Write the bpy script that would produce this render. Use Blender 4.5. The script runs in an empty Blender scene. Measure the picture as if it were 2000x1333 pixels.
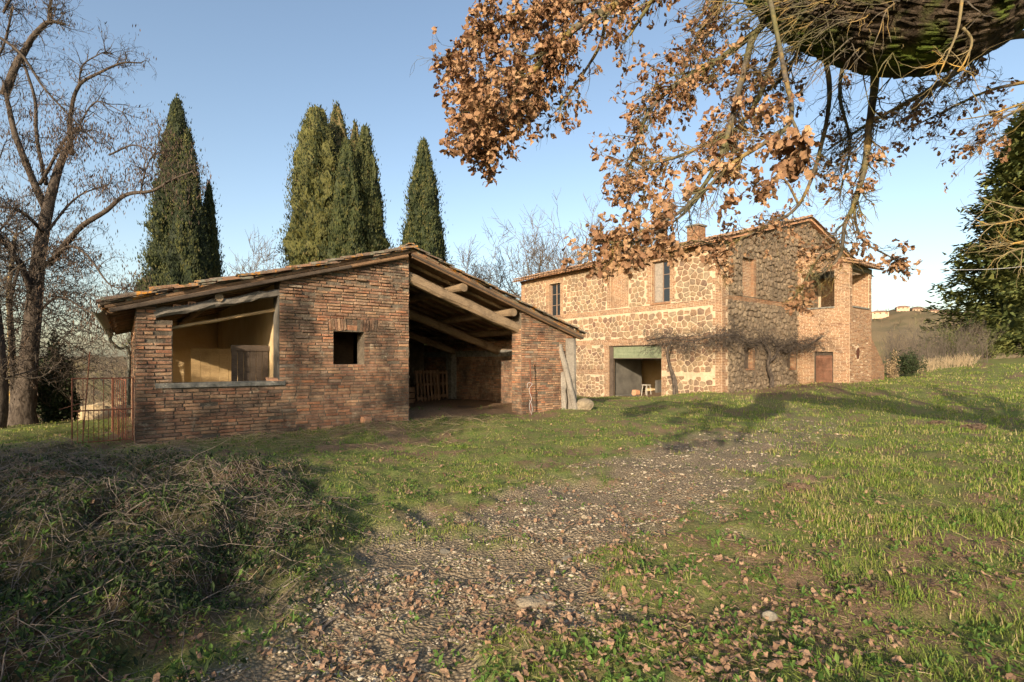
import bpy, math, random
import numpy as np
from mathutils import Vector, Matrix

S = bpy.context.scene
RS = np.random.default_rng(11)
random.seed(11)

# ------------------------------------------------------------------ camera, sky, sun, exposure
CZ, HOR = 1.6, 705.0
cam = bpy.data.objects.new('camera', bpy.data.cameras.new('camera'))
S.collection.objects.link(cam)
S.camera = cam
cam.location = (0, 0, CZ)
cam.rotation_euler = (math.radians(90), 0, 0)
cam.data.lens = 18.0
cam.data.sensor_width = 36.0
cam.data.shift_y = (HOR - 666.5) / 2000.0
cam.data.clip_start = 0.05
cam.data.clip_end = 4000

EV = np.array([.798, .6025, 0.]); EV /= np.linalg.norm(EV)       # along the facades
DV = np.array([-.6025, .798, 0.]); DV /= np.linalg.norm(DV)      # away from the camera
SUNH = .838 * EV + .545 * DV; SUNH /= np.linalg.norm(SUNH)       # horizontal travel of the sunlight
ELEV = math.radians(17.5)
SUNL = SUNH * math.cos(ELEV) + np.array([0, 0, -math.sin(ELEV)])

W = bpy.data.worlds.new('World'); S.world = W; W.use_nodes = True
wn = W.node_tree
bg = wn.nodes['Background']
sky = wn.nodes.new('ShaderNodeTexSky'); sky.sky_type = 'NISHITA'; sky.sun_disc = False
sky.sun_elevation = ELEV
sky.sun_rotation = math.atan2(-SUNH[0], -SUNH[1])
sky.air_density = 1.0; sky.dust_density = 2.0; sky.ozone_density = 0.5
wn.links.new(sky.outputs[0], bg.inputs[0])
bg.inputs[1].default_value = 0.14

sl = bpy.data.lights.new('sun', 'SUN'); sl.energy = 4.6; sl.angle = math.radians(0.53); sl.color = (1.0, .82, .61)
so = bpy.data.objects.new('sun', sl); S.collection.objects.link(so)
so.rotation_euler = Vector(SUNL).to_track_quat('-Z', 'Y').to_euler()
so.location = (-40, -60, 30)
S.view_settings.view_transform = 'Standard'; S.view_settings.look = 'None'
S.view_settings.exposure = 0.84; S.view_settings.gamma = 1.0
S.view_settings.use_curve_mapping = False
S.render.engine = 'CYCLES'
S.cycles.max_bounces = 6; S.cycles.diffuse_bounces = 3; S.cycles.transparent_max_bounces = 8
S.cycles.use_denoising = True

# ------------------------------------------------------------------ helpers
COL = S.collection
def P(px, py, Y):
    return np.array([(px - 1000) / 1000 * Y, Y, CZ + (HOR - py) * Y / 1000])
def PX(p):
    return 1000 + p[0] / p[1] * 1000, HOR - (p[2] - CZ) / p[1] * 1000

class Geo:
    def __init__(s): s.V = []; s.L = []; s.N = []; s.R = []; s.M = []; s.n = 0; s.extra = {}
    def add(s, V, F, rnd=None, mi=0):
        V = np.asarray(V, float).reshape(-1, 3)
        s.V.append(V)
        if isinstance(F, np.ndarray):
            s.L.append((F + s.n).ravel()); s.N.append(np.full(len(F), F.shape[1])); nf = len(F)
        else:
            for f in F: s.L.append(np.array(f) + s.n)
            s.N.append(np.array([len(f) for f in F])); nf = len(F)
        if rnd is None: rnd = random.random()
        s.R.append(np.broadcast_to(np.asarray(rnd, float), (len(V),)))
        s.M.append(np.full(nf, mi)); s.n += len(V)
    def inst(s, bV, bF, A, T, rnd, mi=0):
        """bV (n,3), bF (m,k) one face size, A (K,3,3) maps base->world columns, T (K,3)"""
        K = len(T)
        if K == 0: return
        V = np.einsum('kij,nj->kni', A, bV) + T[:, None, :]
        F = bF[None] + (np.arange(K) * len(bV))[:, None, None]
        s.add(V.reshape(-1, 3), F.reshape(-1, bF.shape[1]), np.repeat(rnd, len(bV)), mi)
    def build(s, name, mats, parent=None, origin=None, smooth=False, loc=None):
        V = np.concatenate(s.V); L = np.concatenate(s.L); N = np.concatenate(s.N); R = np.concatenate(s.R); M = np.concatenate(s.M)
        if origin is not None: V = V - np.asarray(origin)
        me = bpy.data.meshes.new(name)
        me.vertices.add(len(V)); me.vertices.foreach_set('co', V.astype(np.float32).ravel())
        me.loops.add(len(L)); me.loops.foreach_set('vertex_index', L.astype(np.int32))
        me.polygons.add(len(N))
        st = np.concatenate([[0], np.cumsum(N)[:-1]])
        me.polygons.foreach_set('loop_start', st.astype(np.int32))
        me.polygons.foreach_set('material_index', M.astype(np.int32))
        if smooth: me.polygons.foreach_set('use_smooth', np.ones(len(N), bool))
        else: me.polygons.foreach_set('use_smooth', np.zeros(len(N), bool))
        a = me.attributes.new('rnd', 'FLOAT', 'POINT'); a.data.foreach_set('value', R.astype(np.float32))
        for k, arr in s.extra.items():
            b = me.attributes.new(k, 'FLOAT', 'POINT'); b.data.foreach_set('value', np.asarray(arr, np.float32))
        me.update(calc_edges=True)
        for m in (mats if isinstance(mats, (list, tuple)) else [mats]): me.materials.append(m)
        o = bpy.data.objects.new(name, me); COL.objects.link(o)
        if parent is not None: o.parent = parent
        if loc is not None: o.location = loc
        elif origin is not None and parent is None: o.location = origin
        return o

def tag(o, label=None, cat=None, group=None, kind=None):
    if label: o['label'] = label
    if cat: o['category'] = cat
    if group: o['group'] = group
    if kind: o['kind'] = kind
    return o
def empty(name, loc, rz=0, label=None, cat=None, group=None):
    o = bpy.data.objects.new(name, None); COL.objects.link(o)
    o.location = loc; o.rotation_euler = (0, 0, rz); o.empty_display_size = .2
    return tag(o, label, cat, group)
def place(o, loc, rz=0): o.location = loc; o.rotation_euler = (0, 0, rz); return o

BOXF = [(0, 1, 2, 3), (7, 6, 5, 4), (0, 4, 5, 1), (1, 5, 6, 2), (2, 6, 7, 3), (3, 7, 4, 0)]
def box(g, x0, x1, y0, y1, z0, z1, rnd=None, mi=0, j=0):
    V = np.array([(x0, y0, z0), (x0, y1, z0), (x1, y1, z0), (x1, y0, z0), (x0, y0, z1), (x0, y1, z1), (x1, y1, z1), (x1, y0, z1)], float)
    if j: V += RS.uniform(-j, j, V.shape)
    g.add(V, BOXF, rnd, mi)
def prism(g, poly, axis, a0, a1, rnd=None, mi=0):
    """poly list of (p,q) counter-clockwise; axis 'y': (x,z) extruded in y; 'x': (y,z) in x"""
    n = len(poly); V = []
    for a in (a0, a1):
        for p, q in poly: V.append((p, a, q) if axis == 'y' else (a, p, q))
    F = [tuple(range(n)), tuple(reversed(range(n, 2 * n)))] + [(i, i + n, (i + 1) % n + n, (i + 1) % n) for i in range(n)]
    g.add(V, F, rnd, mi)
def frame(dirs, ref=(0.13, .21, .97)):
    """perpendicular unit vectors for (K,3) directions"""
    d = dirs / (np.linalg.norm(dirs, axis=1, keepdims=True) + 1e-9)
    r = np.broadcast_to(np.asarray(ref), d.shape).copy()
    bad = np.abs((d * r).sum(1)) > .93; r[bad] = (1, .1, 0)
    u = np.cross(d, r); u /= np.linalg.norm(u, axis=1, keepdims=True) + 1e-9
    return d, u, np.cross(d, u)
def segs(g, A, B, ra, rb, sides=4, rnd=None, mi=0):
    A = np.asarray(A, float); B = np.asarray(B, float); K = len(A)
    if K == 0: return
    ra = np.asarray(ra, float); rb = np.asarray(rb, float)
    d, u, v = frame(B - A)
    an = np.arange(sides) * 2 * math.pi / sides
    c = u[:, None, :] * np.cos(an)[None, :, None] + v[:, None, :] * np.sin(an)[None, :, None]
    V = np.concatenate([A[:, None] + c * ra[:, None, None], B[:, None] + c * rb[:, None, None]], 1)
    i = np.arange(sides); F = np.stack([i, (i + 1) % sides, (i + 1) % sides + sides, i + sides], 1)
    F = F[None] + (np.arange(K) * 2 * sides)[:, None, None]
    r = np.repeat(np.full(K, .5) if rnd is None else rnd, 2 * sides)
    g.add(V.reshape(-1, 3), F.reshape(-1, 4), r, mi)
def spline(pts, n):
    pts = np.asarray(pts, float); m = len(pts)
    if m == 2: t = np.linspace(0, 1, n)[:, None]; return pts[0] * (1 - t) + pts[1] * t
    e = np.vstack([2 * pts[0] - pts[1], pts, 2 * pts[-1] - pts[-2]])
    out = []
    for t in np.linspace(0, m - 1.0001, n):
        i = int(t); f = t - i; p0, p1, p2, p3 = e[i:i + 4]
        out.append(.5 * (2 * p1 + (p2 - p0) * f + (2 * p0 - 5 * p1 + 4 * p2 - p3) * f * f + (3 * p1 - p0 - 3 * p2 + p3) * f ** 3))
    return np.array(out)
def tube(g, pts, rad, sides=8, rnd=None, mi=0, lump=0., cap=True, ridge=0.):
    pts = np.asarray(pts, float); n = len(pts); rad = np.broadcast_to(np.asarray(rad, float), (n,))
    tan = np.gradient(pts, axis=0); tan /= np.linalg.norm(tan, axis=1, keepdims=True) + 1e-9
    ref = np.array([.1, .2, .97]) if abs(tan[0][2]) < .85 else np.array([1, .1, 0.])
    V = []; u = np.cross(tan[0], ref); u /= np.linalg.norm(u)
    ph = random.random() * 6
    for i in range(n):
        u = u - tan[i] * (u @ tan[i]); u /= np.linalg.norm(u) + 1e-9; w = np.cross(tan[i], u)
        for k in range(sides):
            a = 2 * math.pi * k / sides
            r = rad[i] * (1 + lump * (math.sin(3 * a + ph + i * .35) * .5 + math.sin(5 * a - i * .8 + ph * 2) * .35 + random.uniform(-.4, .4)))
            if ridge: r *= 1 + ridge * (math.sin(13 * a + i * .11 + math.sin(i * .31 + a * 3)) + .6 * math.sin(23 * a - i * .2))
            V.append(pts[i] + (u * math.cos(a) + w * math.sin(a)) * r)
    F = [(i * sides + k, i * sides + (k + 1) % sides, (i + 1) * sides + (k + 1) % sides, (i + 1) * sides + k) for i in range(n - 1) for k in range(sides)]
    if cap: F += [tuple(reversed(range(sides))), tuple(range((n - 1) * sides, n * sides))]
    g.add(V, F, rnd, mi)
def beam(g, A, B, w, h, rnd=None, mi=0, n=8, j=.008, sides=None):
    """squared timber from A to B, w across, h high, slightly irregular with chamfered edges"""
    A = np.asarray(A, float); B = np.asarray(B, float); d = (B - A) / np.linalg.norm(B - A)
    up = np.array([0, 0, 1.]) if abs(d[2]) < .9 else np.array([0, 1., 0]); s_ = np.cross(d, up); s_ /= np.linalg.norm(s_); up = np.cross(s_, d)
    c = .22; prof = [(-.5, -.5 + c), (-.5 + c, -.5), (.5 - c, -.5), (.5, -.5 + c), (.5, .5 - c), (.5 - c, .5), (-.5 + c, .5), (-.5, .5 - c)]
    V = []
    for i in range(n + 1):
        p = A + (B - A) * i / n + up * math.sin(i * 1.3) * j * .8
        for a, b in prof: V.append(p + s_ * (a * w + random.uniform(-j, j)) + up * (b * h + random.uniform(-j, j)))
    F = [(i * 8 + k, i * 8 + (k + 1) % 8, (i + 1) * 8 + (k + 1) % 8, (i + 1) * 8 + k) for i in range(n) for k in range(8)]
    F += [tuple(reversed(range(8))), tuple(range(n * 8, n * 8 + 8))]
    g.add(V, F, rnd, mi)
def ico():
    t = (1 + 5 ** .5) / 2
    v = np.array([(-1, t, 0), (1, t, 0), (-1, -t, 0), (1, -t, 0), (0, -1, t), (0, 1, t), (0, -1, -t), (0, 1, -t), (t, 0, -1), (t, 0, 1), (-t, 0, -1), (-t, 0, 1)]) / math.sqrt(1 + t * t)
    f = np.array([(0, 11, 5), (0, 5, 1), (0, 1, 7), (0, 7, 10), (0, 10, 11), (1, 5, 9), (5, 11, 4), (11, 10, 2), (10, 7, 6), (7, 1, 8), (3, 9, 4), (3, 4, 2), (3, 2, 6), (3, 6, 8), (3, 8, 9), (4, 9, 5), (2, 4, 11), (6, 2, 10), (8, 6, 7), (9, 8, 1)])
    return v, f
ICV, ICF = ico()
def rock_mesh(g, size, c=(0, 0, 0), n=2, rough=.18, seed=0, rnd=None):
    r = np.random.default_rng(seed); V = [tuple(x) for x in ICV]; F = [tuple(f) for f in ICF]
    for _ in range(n):
        cache = {}; nf = []
        def mid(a, b):
            k = (min(a, b), max(a, b))
            if k not in cache:
                m = (np.array(V[a]) + np.array(V[b])) / 2; V.append(tuple(m / np.linalg.norm(m))); cache[k] = len(V) - 1
            return cache[k]
        for a, b, c_ in F:
            x, y, z = mid(a, b), mid(b, c_), mid(c_, a); nf += [(a, x, z), (b, y, x), (c_, z, y), (x, y, z)]
        F = nf
    V = np.array(V)
    for _ in range(7):
        d = r.normal(size=3); d /= np.linalg.norm(d); k = r.uniform(.55, .9)
        ex = V @ d - k; V = V - np.outer(np.maximum(ex, 0) * .85, d)
    V += r.normal(size=V.shape) * rough * .12
    g.add(V * np.asarray(size) + np.asarray(c), np.array(F), rnd)
class SinNoise:
    def __init__(s, scale, seed, dim=2, n=14, octv=3):
        r = np.random.default_rng(seed); s.k = []; s.dim = dim
        for o in range(octv):
            f = 2 ** o / scale
            for i in range(n):
                d = r.normal(size=dim); d /= np.linalg.norm(d)
                s.k.append((d * f * 2 * math.pi * r.uniform(.6, 1.3), r.uniform(0, 6.28), .62 ** o))
        s.n = math.sqrt(sum(a * a for _, _, a in s.k) / 2)
    def __call__(s, *xs):
        X = np.stack(np.broadcast_arrays(*xs), -1)
        return sum(a * np.sin(X @ k + p) for k, p, a in s.k) / s.n
def randrot(K, tilt=1.0):
    q = RS.normal(size=(K, 4)); q /= np.linalg.norm(q, axis=1, keepdims=True); w, x, y, z = q.T
    return np.stack([np.stack([1 - 2 * (y * y + z * z), 2 * (x * y - z * w), 2 * (x * z + y * w)], -1), np.stack([2 * (x * y + z * w), 1 - 2 * (x * x + z * z), 2 * (y * z - x * w)], -1), np.stack([2 * (x * z - y * w), 2 * (y * z + x * w), 1 - 2 * (x * x + y * y)], -1)], -2)
def zrot(a):
    c, s_ = np.cos(a), np.sin(a); o = np.zeros_like(a); i = np.ones_like(a)
    return np.stack([np.stack([c, -s_, o], -1), np.stack([s_, c, o], -1), np.stack([o, o, i], -1)], -2)

# ------------------------------------------------------------------ materials
class NT:
    def __init__(s, name, rough=.9, spec=.2):
        s.m = bpy.data.materials.new(name); s.m.use_nodes = True; s.t = s.m.node_tree; s.b = s.t.nodes['Principled BSDF']
        s.b.inputs['Roughness'].default_value = rough; s.b.inputs['Specular IOR Level'].default_value = spec
        s._rnd = None; s._pos = None
    def n(s, typ, **kw):
        x = s.t.nodes.new(typ)
        for k, v in kw.items(): setattr(x, k, v)
        return x
    def link(s, a, b): s.t.links.new(a, b)
    def inp(s, sock, v):
        if isinstance(v, (int, float)): sock.default_value = v
        elif isinstance(v, tuple): sock.default_value = v if len(v) == len(sock.default_value) else (*v, 1)
        else: s.link(v, sock)
    def pos(s, scale=(1, 1, 1), rz=0):
        g = s.n('ShaderNodeNewGeometry').outputs['Position']
        if scale == (1, 1, 1) and not rz: return g
        m = s.n('ShaderNodeMapping'); m.inputs['Rotation'].default_value = (0, 0, rz); s.link(g, m.inputs[0])
        m2 = s.n('ShaderNodeMapping'); m2.inputs['Scale'].default_value = scale; s.link(m.outputs[0], m2.inputs[0])
        return m2.outputs[0]
    def obj(s, scale=(1, 1, 1)):
        g = s.n('ShaderNodeTexCoord').outputs['Object']
        m2 = s.n('ShaderNodeMapping'); m2.inputs['Scale'].default_value = scale; s.link(g, m2.inputs[0]); return m2.outputs[0]
    def noise(s, scale, detail=4, co=None, rough=.6, dist=0.):
        x = s.n('ShaderNodeTexNoise'); x.inputs['Scale'].default_value = scale; x.inputs['Detail'].default_value = detail
        x.inputs['Roughness'].default_value = rough; x.inputs['Distortion'].default_value = dist
        s.link(co if co is not None else s.pos(), x.inputs['Vector']); return x.outputs['Fac']
    def voro(s, scale, co=None, feature='F1', out='Distance'):
        x = s.n('ShaderNodeTexVoronoi', feature=feature); x.inputs['Scale'].default_value = scale
        s.link(co if co is not None else s.pos(), x.inputs['Vector']); return x.outputs[out]
    def rnd(s):
        if s._rnd is None:
            a = s.n('ShaderNodeAttribute', attribute_name='rnd'); o = s.n('ShaderNodeObjectInfo')
            s._rnd = s.math('FRACT', s.math('ADD', a.outputs['Fac'], o.outputs['Random']))
        return s._rnd
    def attr(s, name): return s.n('ShaderNodeAttribute', attribute_name=name).outputs['Fac']
    def math(s, op, a, b=0., clamp=False):
        x = s.n('ShaderNodeMath', operation=op); x.use_clamp = clamp; s.inp(x.inputs[0], a); s.inp(x.inputs[1], b); return x.outputs[0]
    def ramp(s, fac, stops, interp='LINEAR'):
        x = s.n('ShaderNodeValToRGB'); cr = x.color_ramp; cr.interpolation = interp; s.inp(x.inputs[0], fac)
        while len(cr.elements) < len(stops): cr.elements.new(.5)
        for e_, (p, c) in zip(cr.elements, stops):
            e_.position = p; e_.color = (c, c, c, 1) if isinstance(c, (int, float)) else (*c, 1)
        return x.outputs[0]
    def mix(s, fac, a, b, mode='MIX'):
        x = s.n('ShaderNodeMix', data_type='RGBA', blend_type=mode); s.inp(x.inputs[0], fac); s.inp(x.inputs[6], a); s.inp(x.inputs[7], b); return x.outputs[2]
    def bump(s, h, dist=.01, strength=1.):
        x = s.n('ShaderNodeBump'); x.inputs['Distance'].default_value = dist; x.inputs['Strength'].default_value = strength; s.inp(x.inputs['Height'], h)
        s.link(x.outputs[0], s.b.inputs['Normal']); return x
    def col(s, c): s.inp(s.b.inputs['Base Color'], c); return s
    def translucent(s, c, f):
        t = s.n('ShaderNodeBsdfTranslucent'); s.inp(t.inputs[0], c); mx = s.n('ShaderNodeMixShader'); mx.inputs[0].default_value = f
        out = s.t.nodes['Material Output']; s.link(s.b.outputs[0], mx.inputs[1]); s.link(t.outputs[0], mx.inputs[2]); s.link(mx.outputs[0], out.inputs[0])

def m_masonry(name, stops, dark=(.05, .042, .035), dk=.55, pale=(.42, .38, .28), pk=.5, bumpd=.012, fine=38, big=1.2, mx=.22, st=.47):
    t = NT(name, .95, .1)
    c = t.ramp(t.rnd(), stops)
    n1 = t.noise(9, 5, rough=.7); c = t.mix(t.ramp(n1, [(.35, 0.), (.7, 1.)]), t.mix(mx * 1.3, c, dark), t.mix(mx, c, pale))
    st_ = t.math('MULTIPLY', t.ramp(t.noise(big, 6, rough=.65), [(st, 0.), (st + .17, 1.)]), dk)
    c = t.mix(st_, c, dark)
    li = t.math('MULTIPLY', t.ramp(t.noise(5.5, 6, rough=.75), [(.56, 0.), (.68, 1.)]), pk)
    c = t.mix(li, c, pale)
    t.col(c); h = t.math('ADD', t.noise(fine, 5, rough=.7), t.math('MULTIPLY', t.noise(fine * .3, 3), 1.2))
    t.bump(h, bumpd, .9); return t.m
def m_wood(name, a, b, dark=(.03, .025, .02), scale=(9, 9, 1.2), bumpd=.006, axis_obj=False):
    t = NT(name, .85, .15)
    co = t.pos()
    f = t.noise(14, 6, t.pos((1, 1, 4), 0), rough=.7, dist=.6); g = t.noise(3, 4)
    c = t.mix(t.ramp(f, [(.3, 0.), (.7, 1.)]), a, b); c = t.mix(t.ramp(t.rnd(), [(0, 0.), (1, .35)]), c, dark)
    c = t.mix(t.math('MULTIPLY', t.ramp(g, [(.5, 0.), (.7, 1.)]), .5), c, dark)
    t.col(c); t.bump(f, bumpd, 1.); return t.m
MT = {}
MT['barn_brick'] = m_masonry('barn_brick', [(0, (.30, .115, .06)), (.15, (.42, .21, .115)), (.3, (.20, .10, .065)), (.45, (.50, .29, .16)), (.6, (.26, .12, .075)), (.72, (.40, .25, .15)), (.84, (.15, .09, .065)), (.93, (.48, .19, .085)), (1, (.34, .27, .20))], dk=.82, pk=.4, bumpd=.014, fine=34, st=.44)
MT['barn_mortar'] = m_masonry('barn_mortar', [(0, (.12, .095, .07)), (1, (.17, .135, .10))], dk=.5, pk=.45, pale=(.34,.30,.22), bumpd=.02)
MT['house_brick'] = m_masonry('house_brick', [(0, (.27, .118, .055)), (.3, (.32, .17, .085)), (.6, (.22, .095, .047)), (.85, (.35, .22, .125)), (1, (.16, .068, .04))], dk=.35, pk=.35, bumpd=.012)
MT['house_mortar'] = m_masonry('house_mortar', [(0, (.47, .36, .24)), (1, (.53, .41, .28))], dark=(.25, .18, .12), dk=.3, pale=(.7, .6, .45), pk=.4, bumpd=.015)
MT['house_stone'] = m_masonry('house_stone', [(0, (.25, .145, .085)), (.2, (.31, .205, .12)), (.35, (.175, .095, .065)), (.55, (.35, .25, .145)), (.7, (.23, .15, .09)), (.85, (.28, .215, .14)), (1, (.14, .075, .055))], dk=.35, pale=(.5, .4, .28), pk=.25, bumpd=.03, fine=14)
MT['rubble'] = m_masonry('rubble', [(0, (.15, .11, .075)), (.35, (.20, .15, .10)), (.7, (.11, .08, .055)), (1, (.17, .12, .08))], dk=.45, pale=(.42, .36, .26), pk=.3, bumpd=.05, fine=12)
MT['rubble_mortar'] = m_masonry('rubble_mortar', [(0, (.13, .09, .06)), (1, (.18, .13, .085))], dk=.4, bumpd=.03, fine=16)
MT['tile'] = m_masonry('tile', [(0, (.30, .13, .07)), (.3, (.22, .12, .08)), (.6, (.16, .12, .09)), (.85, (.34, .17, .09)), (1, (.13, .11, .085))], dk=.7, pale=(.20, .19, .14), pk=.8, bumpd=.01, big=2.2)
t = NT('lichen_tile', .95, .1)
c = t.ramp(t.rnd(), [(0, (.20, .12, .08)), (.4, (.13, .105, .08)), (.8, (.26, .14, .08)), (1, (.1, .09, .07))])
c = t.mix(t.ramp(t.noise(7, 6, rough=.7), [(.5, 0.), (.6, .85)]), c, (.20, .20, .15))
c = t.mix(t.ramp(t.noise(3.2, 6, rough=.75), [(.55, 0.), (.62, .95)]), c, (.50, .22, .035))
c = t.mix(t.ramp(t.noise(4.6, 5, t.pos((1.3, 1.3, 1.3))), [(.6, 0.), (.68, .9)]), c, (.055, .06, .02))
t.col(c); t.bump(t.noise(40, 5), .015, 1.); MT['lichen_tile'] = t.m
t = NT('ochre_plaster', .95, .1)
c = t.mix(t.ramp(t.noise(1.4, 6), [(.3, 0.), (.7, 1.)]), (.50, .36, .19), (.60, .47, .28)); c = t.mix(t.ramp(t.noise(4, 6, rough=.8), [(.58, 0.), (.75, .6)]), c, (.25, .18, .11))
t.col(c); t.bump(t.noise(12, 6), .01, .8); MT['ochre_plaster'] = t.m
t = NT('grey_plaster', .95, .1)  # tone lowered to put the garage's inside shade into the plaster colour
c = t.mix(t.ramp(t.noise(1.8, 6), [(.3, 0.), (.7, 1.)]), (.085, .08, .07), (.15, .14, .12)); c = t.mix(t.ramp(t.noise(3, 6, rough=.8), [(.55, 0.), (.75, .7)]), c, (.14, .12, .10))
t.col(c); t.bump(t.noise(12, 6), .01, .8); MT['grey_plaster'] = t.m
t = NT('old_concrete', .95, .1)
c = t.mix(t.ramp(t.noise(6, 6, rough=.7), [(.35, 0.), (.65, 1.)]), (.09, .09, .08), (.24, .23, .20)); c = t.mix(t.ramp(t.noise(14, 5), [(.6, 0.), (.7, .6)]), c, (.5, .48, .40))
t.col(c); t.bump(t.noise(30, 6), .012, 1.); MT['old_concrete'] = t.m
MT['grey_wood'] = m_wood('grey_wood', (.17, .15, .125), (.34, .31, .26), bumpd=.015)
MT['brown_wood'] = m_wood('brown_wood', (.16, .095, .055), (.30, .19, .11))
MT['beam_wood'] = m_wood('beam_wood', (.20, .14, .09), (.36, .27, .17), bumpd=.012)
MT['dark_wood'] = m_wood('dark_wood', (.06, .045, .035), (.13, .10, .075))
MT['pale_wood'] = m_wood('pale_wood', (.42, .29, .14), (.55, .40, .21), dark=(.2, .12, .06))
MT['red_wood'] = m_wood('red_wood', (.15, .065, .04), (.24, .13, .085), dark=(.07, .045, .03))
def m_simple(name, a, b, sc=8, rough=.85, bd=.004, spec=.2, metal=0.):
    t = NT(name, rough, spec); t.b.inputs['Metallic'].default_value = metal
    n = t.noise(sc, 5, rough=.7); t.col(t.mix(t.ramp(n, [(.35, 0.), (.65, 1.)]), a, b)); t.bump(t.noise(sc * 4, 4), bd, .8); return t.m
MT['rust'] = m_simple('rust', (.10, .04, .025), (.20, .085, .05), 20)
MT['red_rust'] = m_simple('red_rust', (.25, .09, .05), (.36, .16, .10), 16)
MT['gutter_metal'] = m_simple('gutter_metal', (.16, .17, .14), (.27, .26, .21), 12, .6)
MT['green_shutter'] = m_simple('green_shutter', (.15, .18, .11), (.22, .245, .155), 6, .6)
MT['window_wood'] = m_simple('window_wood', (.15, .10, .07), (.25, .18, .13), 15)
MT['shutter_wood'] = m_simple('shutter_wood', (.20, .175, .15), (.30, .265, .22), 9)
MT['terracotta'] = m_simple('terracotta', (.40, .20, .11), (.52, .30, .18), 20)
MT['white_thing'] = m_simple('whitewash', (.3, .28, .23), (.42, .39, .33), 12)
MT['wire'] = m_simple('wire', (.5, .5, .5), (.6, .6, .6), 12, .5)
t = NT('window_glass', .12, .5); t.col((.02, .025, .03)); t.bump(t.noise(3, 2), .01, .3); MT['glass'] = t.m
MT['far_wall'] = m_simple('far_wall', (.45, .29, .19), (.52, .37, .27), .5)
MT['far_roof'] = m_simple('far_roof', (.22, .13, .09), (.30, .18, .12), .5)

def m_foliage(name, stops, tr=.2, patch=1.2):
    t = NT(name, .7, .25); c = t.ramp(t.rnd(), stops)
    c = t.mix(t.ramp(t.noise(patch, 3), [(.35, 0.), (.65, .45)]), c, stops[0][1]); t.col(c)
    if tr: t.translucent(c, tr)
    return t.m
MT['cypress'] = m_foliage('cypress_leaves', [(0, (.012, .019, .007)), (.3, (.032, .045, .013)), (.7, (.072, .078, .021)), (.94, (.11, .108, .03)), (1, (.14, .11, .045))], .12)
MT['conifer'] = m_foliage('conifer_leaves', [(0, (.05, .07, .022)), (.5, (.11, .13, .038)), (1, (.20, .205, .06))], .12)
MT['oak_leaf'] = m_foliage('dry_oak_leaf', [(0, (.13, .065, .035)), (.3, (.25, .14, .075)), (.6, (.34, .205, .11)), (.85, (.42, .275, .155)), (1, (.19, .10, .055))], .15, 6)
MT['litter'] = m_foliage('fallen_leaf', [(0, (.15, .09, .055)), (.4, (.28, .175, .105)), (.7, (.38, .25, .155)), (1, (.20, .12, .075))], .05, 3)
MT['ivy'] = m_foliage('ground_ivy', [(0, (.012, .022, .008)), (.5, (.024, .045, .012)), (1, (.06, .09, .025))], .2, 2)
MT['herb'] = m_foliage('green_herb', [(0, (.05, .10, .02)), (.5, (.09, .17, .03)), (1, (.16, .24, .05))], .3, 2)
MT['grass'] = m_foliage('grass_blade', [(0, (.10, .16, .025)), (.4, (.18, .25, .04)), (.68, (.28, .31, .065)), (.82, (.38, .31, .13)), (1, (.48, .38, .22))], .35, .8)
MT['straw'] = m_foliage('dry_straw', [(0, (.22, .15, .085)), (.5, (.36, .27, .16)), (1, (.46, .38, .25))], .1, 3)
MT['dead_leaf'] = m_foliage('dead_hanging_leaf', [(0, (.05, .038, .03)), (.5, (.085, .062, .045)), (1, (.16, .10, .06))], .1, 3)
def m_bark(name, a, b, moss=None, mk=0., lichen=None, lk=0., sc=10, bd=.02):
    t = NT(name, .95, .1); n = t.noise(sc, 6, t.pos((1, 1, .35)), rough=.7, dist=.5)
    c = t.mix(t.ramp(n, [(.35, 0.), (.65, 1.)]), a, b)
    if moss: c = t.mix(t.math('MULTIPLY', t.ramp(t.noise(2.3, 5), [(.45, 0.), (.58, 1.)]), mk), c, moss)
    if lichen: c = t.mix(t.math('MULTIPLY', t.ramp(t.noise(5, 5), [(.52, 0.), (.6, 1.)]), lk), c, lichen)
    t.col(c); t.bump(n, bd, 1.); return t.m
MT['bark'] = m_bark('grey_bark', (.028, .022, .018), (.115, .095, .078), sc=14)
MT['twig'] = m_bark('twig_bark', (.07, .058, .048), (.15, .125, .10), sc=20, bd=.002)
MT['oak_bark'] = m_bark('oak_bark', (.010, .008, .006), (.095, .072, .052), (.060, .085, .014), .95, sc=9, bd=.05)
MT['oak_twig'] = m_bark('oak_twig', (.045, .04, .033), (.13, .11, .085), (.10, .10, .03), .6, (.38, .24, .05), .35, sc=20, bd=.003)
MT['lichen_twig'] = m_bark('lichen_twig', (.12, .10, .06), (.22, .175, .09), None, 0, (.42, .24, .04), .55, sc=20, bd=.003)
MT['dark_twig'] = m_bark('dark_twig', (.03, .025, .02), (.085, .07, .055), sc=20, bd=.002)
MT['bramble'] = m_bark('bramble_cane', (.10, .08, .065), (.26, .215, .175), sc=20, bd=.002)
# ------------------------------------------------------------------ terrain
CP = []
def cp(px, py, Y): CP.append(tuple(P(px, py, Y)))
for a in [(265, 870, 9.0), (530, 846, 10.35), (797, 821, 12.13), (1018, 806, 14.2), (1125, 797, 15.4), (140, 868, 8.5), (40, 829, 14), (1240, 777, 24.6),
          (1410, 768, 21), (1557, 751, 25), (1659, 748, 23.2), (1727, 741, 27), (1300, 1333, 2.52), (1900, 1000, 5.1), (1900, 850, 11),
          (1900, 760, 22), (1900, 716, 32), (2000, 697, 36), (1800, 731, 31), (1500, 780, 19), (1300, 806, 16), (1600, 880, 9),
          (1300, 900, 8), (1000, 1050, 4.62), (100, 985, 4.75), (350, 985, 4.8), (600, 1000, 4.95), (740, 1060, 4.45), (870, 965, 6.15),
          (300, 1250, 2.85), (0, 880, 8.3), (700, 860, 9.9), (150, 1100, 3.65)]: cp(*a)
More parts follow.
